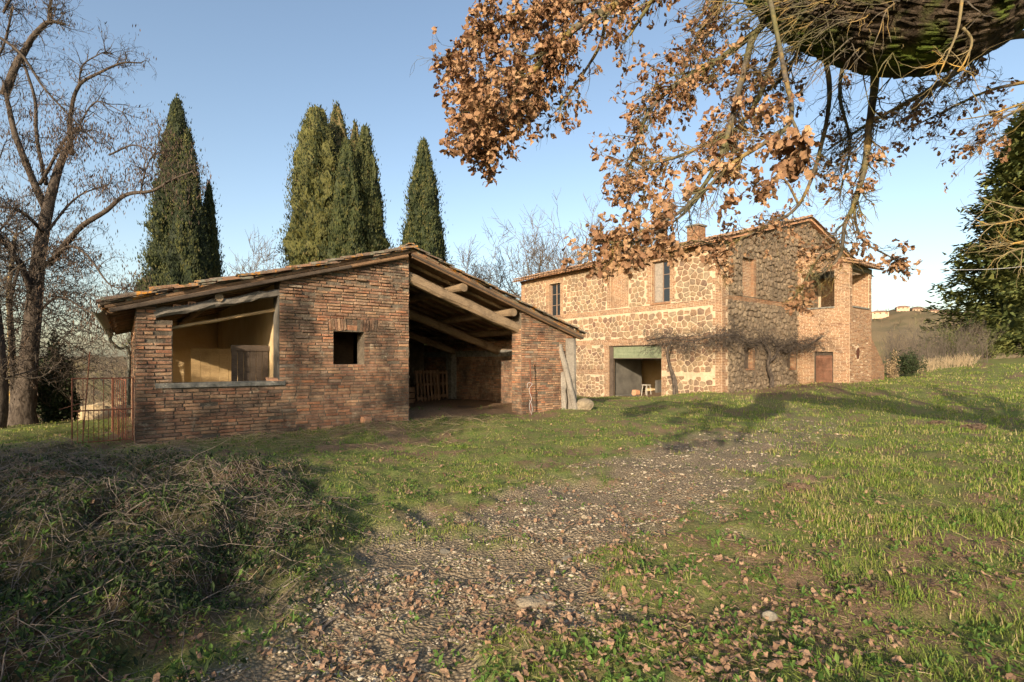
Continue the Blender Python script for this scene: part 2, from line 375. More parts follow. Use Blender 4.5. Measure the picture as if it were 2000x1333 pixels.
CP += [(0, 0, 0), (3, 0, .05), (-3, 0, .05), (0, -4, 0), (8, -3, .1), (-8, -3, -.1), (-14, -6, -.3), (14, 4, .3), (-10, 6, -.1), (-20, 8, -1.2), (-22, 20, -2.6), (-16, 24, -1.8),
       (-25, -18, -.6), (20, -20, 0), (0, -22, -.2), (32, 8, .9), (30, 20, 1.3), (-12, 30, -1.5), (0, 34, -.9), (12, 40, -.4), (22, 40, 1.0), (-30, 36, -4.2), (42, 40, 2.6), (38, 46, 2.4), (-40, 5, -3)]
_bl = lambda x, y: (B0 + x * EV + y * DV)
B0 = P(265, 705, 9.0); B0[2] = 0
C0 = P(1410, 705, 21.0); C0[2] = 0
for x, y, z in [(2, 4, .15), (5, 4.5, .2), (8, 4, .16), (2, 9, 0), (10, 9, 0), (-.5, 4.5, .0), (-.5, 9, -.3)]:
    q = _bl(x, y); CP.append((q[0], q[1], z))
for x, y, z in [(3, 6, -.1), (10, 6, .3), (15, 0, .6), (15, 13, .2), (0, 14, -.6)]:
    q = C0 + x * EV + y * DV; CP.append((q[0], q[1], z))
CP = np.array(CP)
def _phi(r2): return np.where(r2 > 0, r2 * np.log(np.sqrt(r2) + 1e-9), 0)
_d2 = ((CP[:, None, :2] - CP[None, :, :2]) ** 2).sum(-1); _n = len(CP)
_A = np.zeros((_n + 3, _n + 3)); _A[:_n, :_n] = _phi(_d2) + np.eye(_n) * .04; _A[:_n, _n] = 1; _A[:_n, _n + 1:] = CP[:, :2]; _A[_n:, :_n] = _A[:_n, _n:].T
_w = np.linalg.solve(_A, np.concatenate([CP[:, 2], [0, 0, 0]]))
NZ1 = SinNoise(60, 3); NZ2 = SinNoise(3.2, 4); NZ3 = SinNoise(.7, 5)
def smooth(a, b, x): t = np.clip((x - a) / (b - a), 0, 1); return t * t * (3 - 2 * t)
def farz(x, y):
    z = -13 + 2.0 * NZ1(x, y)
    z = z + 41 * np.exp(-(((x - 330) / 150) ** 2 + ((y - 400) / 110) ** 2)) + 9 * np.exp(-(((x - 120) / 50) ** 2 + ((y - 170) / 50) ** 2))
    r = np.hypot(x, y)
    z = z + 15.5 * smooth(250, 620, r) + 6 * smooth(700, 1800, r)
    return z
def H(x, y):
    x = np.asarray(x, float); y = np.asarray(y, float); sh = x.shape
    x = x.ravel(); y = y.ravel()
    r = np.hypot(x, y); z = np.zeros_like(x)
    k = smooth(44, 95, np.hypot(x, y - 8))
    nb = k < 1
    if nb.any():
        X, Y_ = x[nb], y[nb]; zz = np.full(X.shape, _w[_n]) + _w[_n + 1] * X + _w[_n + 2] * Y_
        for i in range(_n): zz += _w[i] * _phi((X - CP[i, 0]) ** 2 + (Y_ - CP[i, 1]) ** 2)
        z[nb] = np.clip(zz, -9, 5)
    fz = farz(x, y)
    z = z * (1 - k) + fz * k
    z += .03 * NZ2(x, y) + .008 * NZ3(x, y)
    return z.reshape(sh)
_HC = {}
def gz(x, y): return float(H(np.array([x]), np.array([y]))[0])

TRK = np.array([(-1.1, -3), (-.95, 0), (-.7, 2.6), (-.25, 4.2), (.85, 5.6), (2.3, 7.3), (4.3, 9.6), (7.0, 12.2), (9.3, 16.5), (9, 19.5)])
NM1 = SinNoise(1.6, 8); NM2 = SinNoise(.5, 9); NM3 = SinNoise(5, 10); NM4 = SinNoise(1.1, 15)
def seg_dist(x, y, pts):
    d = np.full(x.shape, 1e9); tt = np.zeros(x.shape)
    for i in range(len(pts) - 1):
        a, b = pts[i], pts[i + 1]; ab = b - a; t_ = np.clip(((x - a[0]) * ab[0] + (y - a[1]) * ab[1]) / (ab @ ab), 0, 1)
        q = np.hypot(x - a[0] - t_ * ab[0], y - a[1] - t_ * ab[1]); m = q < d; d = np.where(m, q, d); tt = np.where(m, i + t_, tt)
    return d, tt
def gravel_mask(x, y):
    d, t_ = seg_dist(x, y, TRK)
    w = np.interp(t_, [0, 2, 3, 5, 6, 7, 8, 9], [1.0, 1.05, 1.15, 1.35, 1.3, 1.0, .7, .5])
    m = smooth(1.2, .45, d / w + .24 * NM1(x, y) + .14 * NM2(x, y))
    return m * np.interp(t_, [0, 5.4, 6.4, 7.5, 9], [1, 1, .75, .35, .2])
def bank_mask(x, y):
    # rough bramble bank left of the track
    ed = np.interp(y, [1.5, 2.6, 3.6, 4.6, 5.2, 6.5, 7.3], [-1.5, -1.65, -1.5, -1.5, -1.75, -2.5, -4.2])
    return smooth(.25, -.35, x - ed + .25 * NM1(x, y)) * smooth(7.9, 6.3, y + .3 * NM1(x * 1.3, y) + (x + 3) * .12)
def litter_mask(x, y):
    n = NM4(x, y) * .6 + NM2(x, y) * .35
    base = np.exp(-(((x - 1.6) / 1.6) ** 2 + ((y - 4.9) / 1.3) ** 2)) + .9 * np.exp(-(((x + .1) / 1.2) ** 2 + ((y - 3.0) / .9) ** 2)) + .8 * np.exp(-(((x - 1.3) / .9) ** 2 + ((y - 3.0) / .7) ** 2)) + .35 * np.exp(-(((x - 5) / 4) ** 2 + ((y - 12) / 5) ** 2))
    return np.clip(base + .17 + n * .42, 0, 1)
def dirt_mask(x, y):
    n = NM1(x * .8, y * 1.3) * .6 + NM2(x, y) * .35 + NM3(x, y) * .5
    b = smooth(.42, 1.15, n)
    q = C0
    lx = (x - C0[0]) * EV[0] + (y - C0[1]) * EV[1]; ly = (x - C0[0]) * DV[0] + (y - C0[1]) * DV[1]
    b = np.maximum(b, smooth(-3.6, -2.0, ly + .6 * NM1(x, y)) * smooth(-1, .5, lx) * smooth(9, 6, lx))
    bx = (x - B0[0]) * EV[0] + (y - B0[1]) * EV[1]; by = (x - B0[0]) * DV[0] + (y - B0[1]) * DV[1]
    b = np.maximum(b, smooth(-.15, .1, by) * smooth(-.3, .0, bx) * smooth(11, 10.6, bx) * smooth(9.6, 9.3, by))
    return np.clip(b, 0, 1)

def make_ground():
    th = np.concatenate([np.linspace(-60, 60, 500), np.linspace(60, 300, 110)[1:-1]])  # degrees from +Y clockwise
    th = np.radians(th); nt = len(th)
    r = np.concatenate([[.01, .25], .25 + np.cumsum(np.geomspace(.07, .14, 72)), ]); r = np.concatenate([r, r[-1] + np.cumsum(np.geomspace(.16, 70, 140))])
    nr = len(r)
    R_, T_ = np.meshgrid(r, th, indexing='ij'); x = R_ * np.sin(T_); y = R_ * np.cos(T_)
    z = H(x, y)
    near = R_ < 14
    bm = bank_mask(x, y)
    z = z + np.where(near, (.010 * NM2(x, y)) + bm * (.06 + .07 * NM1(x * 1.5, y * 1.5)), 0)
    z -= .04 * gravel_mask(x, y) * (R_ < 12)
    V = np.stack([x, y, z], -1).reshape(-1, 3)
    i, j = np.meshgrid(np.arange(nr - 1), np.arange(nt), indexing='ij'); j2 = (j + 1) % nt
    F = np.stack([i * nt + j, (i + 1) * nt + j, (i + 1) * nt + j2, i * nt + j2], -1).reshape(-1, 4)[:, ::-1]
    g = Geo(); g.add(V, F, 0.)
    xf, yf = x.ravel(), y.ravel()
    z1 = gravel_mask(xf, yf); z2 = dirt_mask(xf, yf); z3 = bank_mask(xf, yf)
    g.extra = {'gravel': z1, 'dirt': z2, 'bank': z3}
    t = NT('ground_soil', .97, .08)
    n = t.noise(2.2, 6, rough=.7); n2 = t.noise(28, 6, rough=.75); nf = t.noise(.02, 6, rough=.6)
    soil = t.mix(t.ramp(t.noise(55, 5, rough=.8), [(.35, 0.), (.62, 1.)]), (.085, .055, .035), (.29, .20, .125))
    green = t.mix(t.ramp(n2, [(.35, 0.), (.65, 1.)]), (.075, .11, .028), (.20, .23, .07))
    base = t.mix(t.ramp(n, [(.42, 0.), (.62, 1.)]), green, t.mix(.5, soil, green))
    base = t.mix(t.attr('dirt'), base, soil)
    base = t.mix(t.math('MULTIPLY', t.attr('bank'), .8), base, t.mix(n2, (.02, .016, .011), (.085, .06, .04)))
    vo = t.voro(42, out='Color'); vd = t.voro(42)
    gv = t.mix(t.ramp(t.n('ShaderNodeSeparateColor').outputs[0] if False else t.noise(60, 3), [(.3, 0.), (.7, 1.)]), (.24, .185, .125), (.45, .365, .255))
    gv = t.mix(t.ramp(vd, [(.25, 0.), (.6, .75)]), gv, (.13, .10, .07))
    base = t.mix(t.math('MULTIPLY', t.attr('gravel'), .95), base, gv)
    sep = t.n('ShaderNodeSeparateXYZ'); cd = t.n('ShaderNodeVectorMath', operation='LENGTH'); t.link(t.pos(), cd.inputs[0])
    farf = t.ramp(t.math('DIVIDE', cd.outputs['Value'], 200.), [(.28, 0.), (.5, 1.)])
    farc = t.mix(t.ramp(nf, [(.4, 0.), (.6, 1.)]), (.13, .095, .055), (.165, .13, .075)); farc = t.mix(t.ramp(t.noise(.05, 5), [(.5, 0.), (.6, .6)]), farc, (.095, .085, .045))
    base = t.mix(farf, base, farc)
    t.col(base)
    h = t.math('ADD', t.math('MULTIPLY', n2, 1.), t.math('MULTIPLY', t.math('MULTIPLY', vd, t.attr('gravel')), -1.2))
    t.bump(h, .03, .9)
    o = g.build('ground', t.m, smooth=True)
    tag(o, 'grassy rising ground with a worn gravel track', kind='structure')
make_ground()

# ------------------------------------------------------------------ samplers
def fan(n, r0, r1, pw=1.0, a0=-50, a1=50):
    """points spread with density falling with distance"""
    u = RS.random(n); r = r0 * (r1 / r0) ** (u ** pw); a = np.radians(RS.uniform(a0, a1, n)); return r * np.sin(a), r * np.cos(a), r
def inside_buildings(x, y):
    bx = (x - B0[0]) * EV[0] + (y - B0[1]) * EV[1]; by = (x - B0[0]) * DV[0] + (y - B0[1]) * DV[1]
    hx = (x - C0[0]) * EV[0] + (y - C0[1]) * EV[1]; hy = (x - C0[0]) * DV[0] + (y - C0[1]) * DV[1]
    m = (bx > 0) & (bx < 10.7) & (by > .0) & (by < 9.4)
    m |= (hx > 0) & (hx < 15.3) & (hy > 0) & (hy < 13.4)
    m |= (hx > 6.68) & (hx < 9.34) & (hy > -2.3) & (hy < 1)
    return m
def bankz(x, y): return bank_mask(x, y) * (.06 + .07 * NM1(x * 1.5, y * 1.5)) - .04 * gravel_mask(x, y) * (np.hypot(x, y) < 12) + .010 * NM2(x, y) * (np.hypot(x, y) < 14)
def GZ(x, y): return H(x, y) + bankz(x, y)

def make_grass():
    # clumps of blades
    x, y, r = fan(165000, 1.9, 46, .95)
    g_ = gravel_mask(x, y); d_ = dirt_mask(x, y); b_ = bank_mask(x, y); l_ = litter_mask(x, y)
    right = smooth(.5, 3.0, x - .25 * y)
    dens = (1 - .97 * g_) * (1 - .72 * d_) * (1 - .72 * b_) * np.clip(.40 + .5 * right + .32 * NM4(x, y) + .2 * NM1(x * .6, y * .6), .05, 1.2) * (1 - .45 * l_)
    keep = (RS.random(len(x)) < dens) & ~inside_buildings(x, y) & (r < 44)
    x, y, r = x[keep], y[keep], r[keep]; K = len(x); nb = 4
    X = np.repeat(x, nb) + RS.normal(size=K * nb) * .030 * np.repeat(1 + r * .10, nb); Y = np.repeat(y, nb) + RS.normal(size=K * nb) * .030 * np.repeat(1 + r * .10, nb); R_ = np.repeat(r, nb)
    hk = np.repeat((.020 + .034 * RS.random(K) ** 1.8) * (.75 + .55 * smooth(.3, 3, x - .2 * y)) * np.clip(1 + .38 * NM4(x * .8, y * .8), .35, 2), nb)
    h = np.clip(hk * RS.uniform(.6, 1.3, K * nb), .02, .17) * (1 + .012 * R_)
    w = (.0011 + .0009 * RS.random(K * nb)) * (1 + R_ * .24)
    Z = GZ(X, Y) - .008
    a = RS.uniform(0, 6.283, K * nb); lean = RS.uniform(.15, .95, K * nb) * h
    wx, wy = np.cos(a + 1.57) * w, np.sin(a + 1.57) * w; lx, ly = np.cos(a) * lean, np.sin(a) * lean
    V = np.zeros((K * nb, 5, 3))
    V[:, 0] = np.stack([X - wx, Y - wy, Z], -1); V[:, 1] = np.stack([X + wx, Y + wy, Z], -1)
    V[:, 2] = np.stack([X + wx * .8 + lx * .35, Y + wy * .8 + ly * .35, Z + h * .6], -1); V[:, 3] = np.stack([X - wx * .8 + lx * .35, Y - wy * .8 + ly * .35, Z + h * .6], -1)
    V[:, 4] = np.stack([X + lx, Y + ly, Z + h], -1)
    o = np.arange(K * nb) * 5
    g = Geo(); rn = np.clip(np.repeat(RS.random(K) * .55 + .12 * np.clip(NM3(x, y), -1, 1), nb) + RS.uniform(-.1, .3, K * nb), 0, .97)
    rn = np.where(RS.random(K * nb) < .22 + .12 * np.repeat(np.clip(NM1(x * .7, y * .7), -1, 2), nb), RS.uniform(.8, .99, K * nb), rn)
    g.add(V.reshape(-1, 3), np.stack([o, o + 1, o + 2, o + 3], 1), np.repeat(rn, 5))
    g.L.append(np.stack([o + 3, o + 2, o + 4], 1).ravel()); g.N.append(np.full(K * nb, 3)); g.M.append(np.zeros(K * nb))
    # matted dead blades lying on the ground
    x, y, r = fan(150000, 1.9, 34, 1.0); g_ = gravel_mask(x, y); d_ = dirt_mask(x, y)
    k = (RS.random(len(x)) < (.35 + .5 * d_) * (1 - .75 * g_)) & ~inside_buildings(x, y); x, y, r = x[k], y[k], r[k]; K = len(x)
    L = RS.uniform(.015, .06, K) * (1 + .03 * r); w = RS.uniform(.0009, .0022, K) * (1 + .28 * r); a = RS.uniform(0, 6.283, K); z = GZ(x, y) + .004; up = RS.uniform(.0, .35, K) * L
    V = np.stack([np.stack([x - np.sin(a) * w, y + np.cos(a) * w, z], -1), np.stack([x + np.sin(a) * w, y - np.cos(a) * w, z + .003], -1), np.stack([x + np.cos(a) * L, y + np.sin(a) * L, z + up], -1)], 1)
    rr = np.where(RS.random(K) < .3, RS.uniform(0, .6, K), RS.uniform(.78, .99, K))
    g.add(V.reshape(-1, 3), np.arange(K * 3).reshape(-1, 3), np.repeat(rr, 3))
    tag(g.build('grass', MT['grass']), 'short green winter grass over the slope', 'grass', kind='stuff')
make_grass()

# a small low leaf: two folded triangles
LEAFV = np.array([(0, 0, 0), (.5, .28, .12), (1, 0, .02), (.5, -.28, .12), ], float); LEAFF = np.array([(0, 2, 1), (0, 3, 2)])
def scatter_leaves(name, x, y, zoff, size, mat, label, cat, tilt=.6, dens=None):
    K = len(x); R_ = randrot(K) if tilt >= 1 else None
    if R_ is None:
        a = RS.uniform(0, 6.283, K); R_ = zrot(a); ax = RS.normal(size=(K, 2)) * tilt
        T_ = np.tile(np.eye(3), (K, 1, 1)); T_[:, 2, 0] = ax[:, 0]; T_[:, 2, 1] = ax[:, 1]; T_[:, 0, 2] = -ax[:, 0] * .6; T_[:, 1, 2] = -ax[:, 1] * .6
        R_ = np.einsum('kij,kjl->kil', R_, T_)
    g = Geo(); g.inst(LEAFV, LEAFF, R_ * size[:, None, None], np.stack([x, y, GZ(x, y) + zoff], -1), RS.random(K))
    return tag(g.build(name, mat), label, cat, kind='stuff')
def make_herbs():
    cx, cy, r = fan(3600, 2.1, 16, 1.1)
    k = (RS.random(len(cx)) < (1 - .95 * gravel_mask(cx, cy)) * (.35 + .65 * (NM4(cx * 1.4, cy * 1.4) > .3)))
    cx, cy, r = cx[k], cy[k], r[k]; n = 9
    a = RS.uniform(0, 6.283, len(cx) * n); rr = RS.random(len(cx) * n) * .05 * np.repeat(RS.uniform(.5, 1.6, len(cx)), n)
    x = np.repeat(cx, n) + np.cos(a) * rr; y = np.repeat(cy, n) + np.sin(a) * rr
    scatter_leaves('green_weeds', x, y, .012 + RS.random(len(x)) * .03, RS.uniform(.018, .042, len(x)), MT['herb'], 'small leafy green weeds among the grass and gravel', 'weeds', .7)
make_herbs()

# oak leaf template (lobed strip with midrib)
def oak_leaf(seed, n=8):
    r = np.random.default_rng(seed); V = []; F = []
    for i in range(n + 1):
        t_ = i / n
        w = .27 * math.sin(math.pi * min(1, t_ * .93 + .05)) ** .7 * (1.12 if i % 2 else .80) * (.6 + .55 * t_)
        if i in (0, n): w *= .25
        b = .16 * math.sin(3.1 * t_) - .16 * t_ * r.uniform(.2, 2)
        up = r.uniform(.05, .3)
        V += [(t_, -w, b + up * w), (t_, 0, b), (t_, w, b + up * w * r.uniform(.3, 1.6))]
    for i in range(n):
        a = i * 3; F += [(a, a + 1, a + 4, a + 3), (a + 1, a + 2, a + 5, a + 4)]
    V = np.array(V); V[:, 2] += r.normal(size=len(V)) * .02
    return V, np.array(F)
OAKL = [oak_leaf(s, 6) for s in range(5)]

def make_litter():
    x, y, r = fan(42000, 2.0, 30, 1.0)
    m = litter_mask(x, y); k = (RS.random(len(x)) < m ** 1.9 * .36) & ~inside_buildings(x, y)
    x, y, r = x[k], y[k], r[k]; g = Geo()
    K = len(x); a = RS.uniform(0, 6.283, K); R_ = zrot(a); ax = RS.normal(size=(K, 2)) * .16
    T_ = np.tile(np.eye(3), (K, 1, 1)); T_[:, 2, 0] = ax[:, 0]; T_[:, 2, 1] = ax[:, 1]; T_[:, 0, 2] = -ax[:, 0]; T_[:, 1, 2] = -ax[:, 1]
    sgn = np.where(RS.random(K) < .5, 1, -1); T_[:, :, 2] *= sgn[:, None]
    R_ = np.einsum('kij,kjl->kil', R_, T_) * (RS.uniform(.035, .075, K) * (1 + .02 * r))[:, None, None]
    z = GZ(x, y) + .014 + RS.random(K) * .016
    v = RS.integers(0, 5, K)
    for i in range(5):
        q = v == i; g.inst(OAKL[i][0], OAKL[i][1], R_[q], np.stack([x, y, z], -1)[q], RS.random(q.sum()))
    tag(g.build('fallen_leaves', MT['litter']), 'fallen brown oak leaves scattered over the ground', 'fallen leaves', kind='stuff')
make_litter()

def make_gravel():
    x, y, r = fan(100000, 2.0, 17, 1.0, -40, 45)
    m = gravel_mask(x, y); n = NM2(x, y) * .35 + NM4(x, y) * .3
    k = RS.random(len(x)) < np.clip(m * (.55 + n), 0, 1) * .8
    x, y, r = x[k], y[k], r[k]; K = len(x)
    s_ = (.0036 + .0075 * RS.random(K) ** 2.8 + .010 * (RS.random(K) < .02)) * (1 + .08 * r)
    g = Geo(); v = RS.integers(0, 5, K); z = GZ(x, y) + s_ * .15
    R_ = randrot(K)
    Sc = np.stack([np.diag([1.25, .95, .55])] * K); A = np.einsum('kij,kjl->kil', zrot(RS.uniform(0, 6.28, K)), Sc) * s_[:, None, None]
    for i in range(5):
        r2 = np.random.default_rng(50 + i); B = ICV * r2.uniform(.7, 1.25, (12, 1)); B = B @ np.array(randrot(1)[0])
        q = v == i; g.inst(B, ICF, A[q], np.stack([x, y, z], -1)[q], RS.random(q.sum()))
    t = NT('gravel_stone', .9, .15); c = t.ramp(t.rnd(), [(0, (.16, .135, .105)), (.3, (.27, .23, .18)), (.6, (.38, .31, .22)), (.85, (.42, .36, .26)), (1, (.48, .43, .34))])
    c = t.mix(t.ramp(t.noise(30, 4), [(.4, 0.), (.7, .5)]), c, (.18, .15, .11)); t.col(c)
    tag(g.build('gravel', t.m), 'grey and tan gravel on the worn track', 'gravel', kind='stuff')
make_gravel()

def loose_stone(name, px, py, Y, size, mat, label, cat, seed, rz=0, sink=.3, group=None, lum=.12):
    p = P(px, py, Y); z = float(GZ(np.array([p[0]]), np.array([p[1]]))[0])
    g = Geo(); rock_mesh(g, size, (0, 0, size[2] * (1 - 2 * sink)), 2, lum, seed, .4)
    o = g.build(name, mat, None, None, False, (p[0], p[1], z)); o.rotation_euler = (0, 0, rz); return tag(o, label, cat, group)
MT['sandstone'] = m_masonry('sandstone', [(0, (.50, .38, .22)), (1, (.56, .43, .26))], dk=.2, pk=.2, bumpd=.02, fine=20)
MT['boulder'] = m_masonry('boulder', [(0, (.27, .22, .15)), (1, (.33, .27, .19))], dk=.6, pk=.3, bumpd=.05, fine=9)
MT['grey_stone'] = m_masonry('grey_stone', [(0, (.12, .115, .10)), (1, (.17, .155, .13))], dk=.2, pk=.3, bumpd=.01, fine=20)
loose_stone('rock', 1042, 1180, 3.38, (.12, .08, .035), MT['boulder'], 'flat tan sandstone half buried in the gravel track', 'rock', 3, .3, sink=.42)
loose_stone('rock', 1142, 797, 15.0, (.30, .24, .24), MT['boulder'], 'rounded pale boulder at the foot of the leaning wooden posts', 'rock', 5, .2)
loose_stone('rock', 1503, 1205, 3.2, (.05, .035, .04), MT['grey_stone'], 'small grey stone in the grass right of the track', 'rock', 7)
loose_stone('rock', 1110, 1088, 4.2, (.055, .04, .03), MT['grey_stone'], 'pale grey cobble in the middle of the gravel track', 'rock', 9)
loose_stone('rock', 870, 1075, 4.35, (.05, .035, .03), MT['grey_stone'], 'grey cobble at the left side of the gravel track', 'rock', 13)
loose_stone('rock', 1145, 1010, 5.3, (.055, .04, .022), MT['boulder'], 'light tan cobble on the upper gravel track', 'rock', 15)

MT['mole_soil'] = m_masonry('mole_soil', [(0, (.12, .08, .05)), (1, (.17, .115, .075))], dk=.3, pale=(.26, .19, .13), pk=.5, bumpd=.04, fine=30)
for k, (px, py, Y, s_, lab) in enumerate([(1905, 836, 11.8, .30, 'larger brown molehill on the right, below the shade of the oak'), (1832, 822, 12.8, .22, 'smaller brown molehill left of the larger one'), (1712, 1168, 3.5, .16, 'low brown earth mound in the grass near the bottom right'), (1560, 960, 6.0, .20, 'flat brown earth mound in the grass right of the gravel track')]):
    p_ = P(px, py, Y); zz = float(GZ(np.array([p_[0]]), np.array([p_[1]]))[0]); g = Geo(); rock_mesh(g, (s_, s_ * .8, s_ * .32), (0, 0, 0), 3, .8, 70 + k, .5)
    V_ = g.V[0]; V_ += RS.normal(size=V_.shape) * s_ * .035; tag(g.build('molehill', MT['mole_soil'], None, None, False, (p_[0], p_[1], zz)), lab, 'molehill')

def canes(g, n, fx, fy, L, rad, hmax, sides=3, droop=1.0, flat=.3):
    A, B, ra, rb, rn = [], [], [], [], []
    for i in range(n):
        x, y = fx(), fy(); p = np.array([x, y, 0.]); p[2] = float(0)
        a = random.uniform(0, 6.283); e = random.uniform(.05, 1.1) * flat * 3; l = random.uniform(*L); m = 7; v = np.array([math.cos(a), math.sin(a), e]); v /= np.linalg.norm(v)
        q = [np.array([x, y, -.02])]
        for k in range(m):
            q.append(q[-1] + v * l / m); v = v + np.array([random.gauss(0, .12), random.gauss(0, .12), -.16 * droop * l + random.gauss(0, .06)]); v /= np.linalg.norm(v)
        q = np.array(q); r0 = random.uniform(*rad); rn_ = random.random()
        for k in range(m): A.append(q[k]); B.append(q[k + 1]); ra.append(r0 * (1 - k / m * .7)); rb.append(r0 * (1 - (k + 1) / m * .7)); rn.append(rn_)
    A = np.array(A); B = np.array(B); zA = GZ(A[:, 0], A[:, 1]); zB = GZ(B[:, 0], B[:, 1])
    A[:, 2] = np.maximum(A[:, 2], .01) + zA; B[:, 2] = np.maximum(B[:, 2], .01) + zB
    segs(g, A, B, ra, rb, sides, np.array(rn))
def make_bank():
    def bx():
        return random.uniform(-6.5, -1.2)
    class Pt: pass
    pts = []
    while len(pts) < 3000:
        x, y = random.uniform(-7.5, -.6), random.uniform(2.1, 7.8)
        if abs(x) < y * 1.7: pts.append((x, y))
    pa = np.array(pts); m = bank_mask(pa[:, 0], pa[:, 1]); pa = pa[RS.random(len(pa)) < m]
    it = iter(np.tile(pa, (12, 1)) + RS.normal(size=(len(pa) * 12, 2)) * .05)
    cur = [None]
    def fx(): cur[0] = next(it); return cur[0][0]
    def fy(): return cur[0][1]
    g = Geo(); canes(g, 1300, fx, fy, (.3, 1.0), (.0018, .004), .5, 4, 1.4, .20)
    canes(g, 45, fx, fy, (.9, 1.8), (.003, .0055), .8, 5, 1.2, .18)
    canes(g, 3900, fx, fy, (.12, .5), (.0012, .0024), .3, 3, 1.4, .24)
    tag(g.build('bramble_tangle', MT['bramble']), 'tangled dry bramble canes covering the shaded bank', 'brambles', kind='stuff')
    x, y, r = fan(66000, 1.8, 9.0, 1.0, -60, 5); k = RS.random(len(x)) < bank_mask(x, y) * (.25 + .75 * (NM4(x, y) + NM2(x, y) * .5 > -.1)); x, y = x[k], y[k]
    scatter_leaves('ground_ivy', x, y, .02 + RS.random(len(x)) ** 2 * .10, RS.uniform(.018, .042, len(x)), MT['ivy'], 'dark green ivy and weeds under the brambles', 'ground cover', .9)
    # dry straw in front of the barn
    g = Geo(); bpts = []
    while len(bpts) < 1500:
        t_, s_ = random.uniform(-1.5, 7), -abs(random.gauss(0, .9)) - .1
        q = B0 + t_ * EV + s_ * DV; bpts.append((q[0], q[1]))
    it2 = iter(bpts); c2 = [None]
    def fx2(): c2[0] = next(it2); return c2[0][0]
    def fy2(): return c2[0][1]
    canes(g, 1400, fx2, fy2, (.12, .55), (.002, .0035), .2, 3, 1.4, .18)
    tag(g.build('straw', MT['straw']), 'cut dry stalks lying in front of the brick barn', 'straw', kind='stuff')
    # straw and twigs tufts over the slope
    g = Geo(); tp = []
    while len(tp) < 2600:
        x, y, r = fan(1, 2.2, 14, 1.0, -45, 48); x, y = float(x[0]), float(y[0]); tp.append((x, y))
    it3 = iter(tp); c3 = [None]
    def fx3(): c3[0] = next(it3); return c3[0][0]
    def fy3(): return c3[0][1]
    canes(g, 1900, fx3, fy3, (.05, .24), (.0012, .0025), .2, 3, 1.6, .12)
    tag(g.build('dry_stalks', MT['straw']), 'thin dry stalks and twigs strewn through the grass', 'dry stalks', kind='stuff')
make_bank()
# a few separate fallen sticks
def stick(pxs, Y, r, label, seed):
    random.seed(seed); pts = []
    for px, py in pxs:
        q = P(px, py, Y); 
        pts.append(q)
    # drop each point on the ground along the view ray
    out = []
    for (px, py) in pxs:
        lo = Y * .6
        for _ in range(60):
            q = P(px, py, lo); z = float(GZ(np.array([q[0]]), np.array([q[1]]))[0])
            if q[2] <= z + r: break
            lo += .06
        out.append(np.array([q[0], q[1], z + r * .8]))
    out = np.array(out); o0 = out[0].copy(); g = Geo(); tube(g, spline(out - o0, 10), np.linspace(r, r * .5, 10), 6, lump=.15)
    o = g.build('fallen_stick', MT['bramble'], None, None, True, tuple(o0)); tag(o, label, 'stick')
stick([(612, 1258), (650, 1222), (700, 1190)], 3.0, .009, 'thick brown stick lying on the gravel near the bottom edge', 1)
stick([(600, 1245), (640, 1225), (684, 1205)], 3.0, .006, 'thinner brown stick beside the thick one on the gravel', 2)
stick([(645, 1190), (690, 1188), (742, 1192)], 3.2, .004, 'pale straight twig on the gravel above the brown sticks', 3)
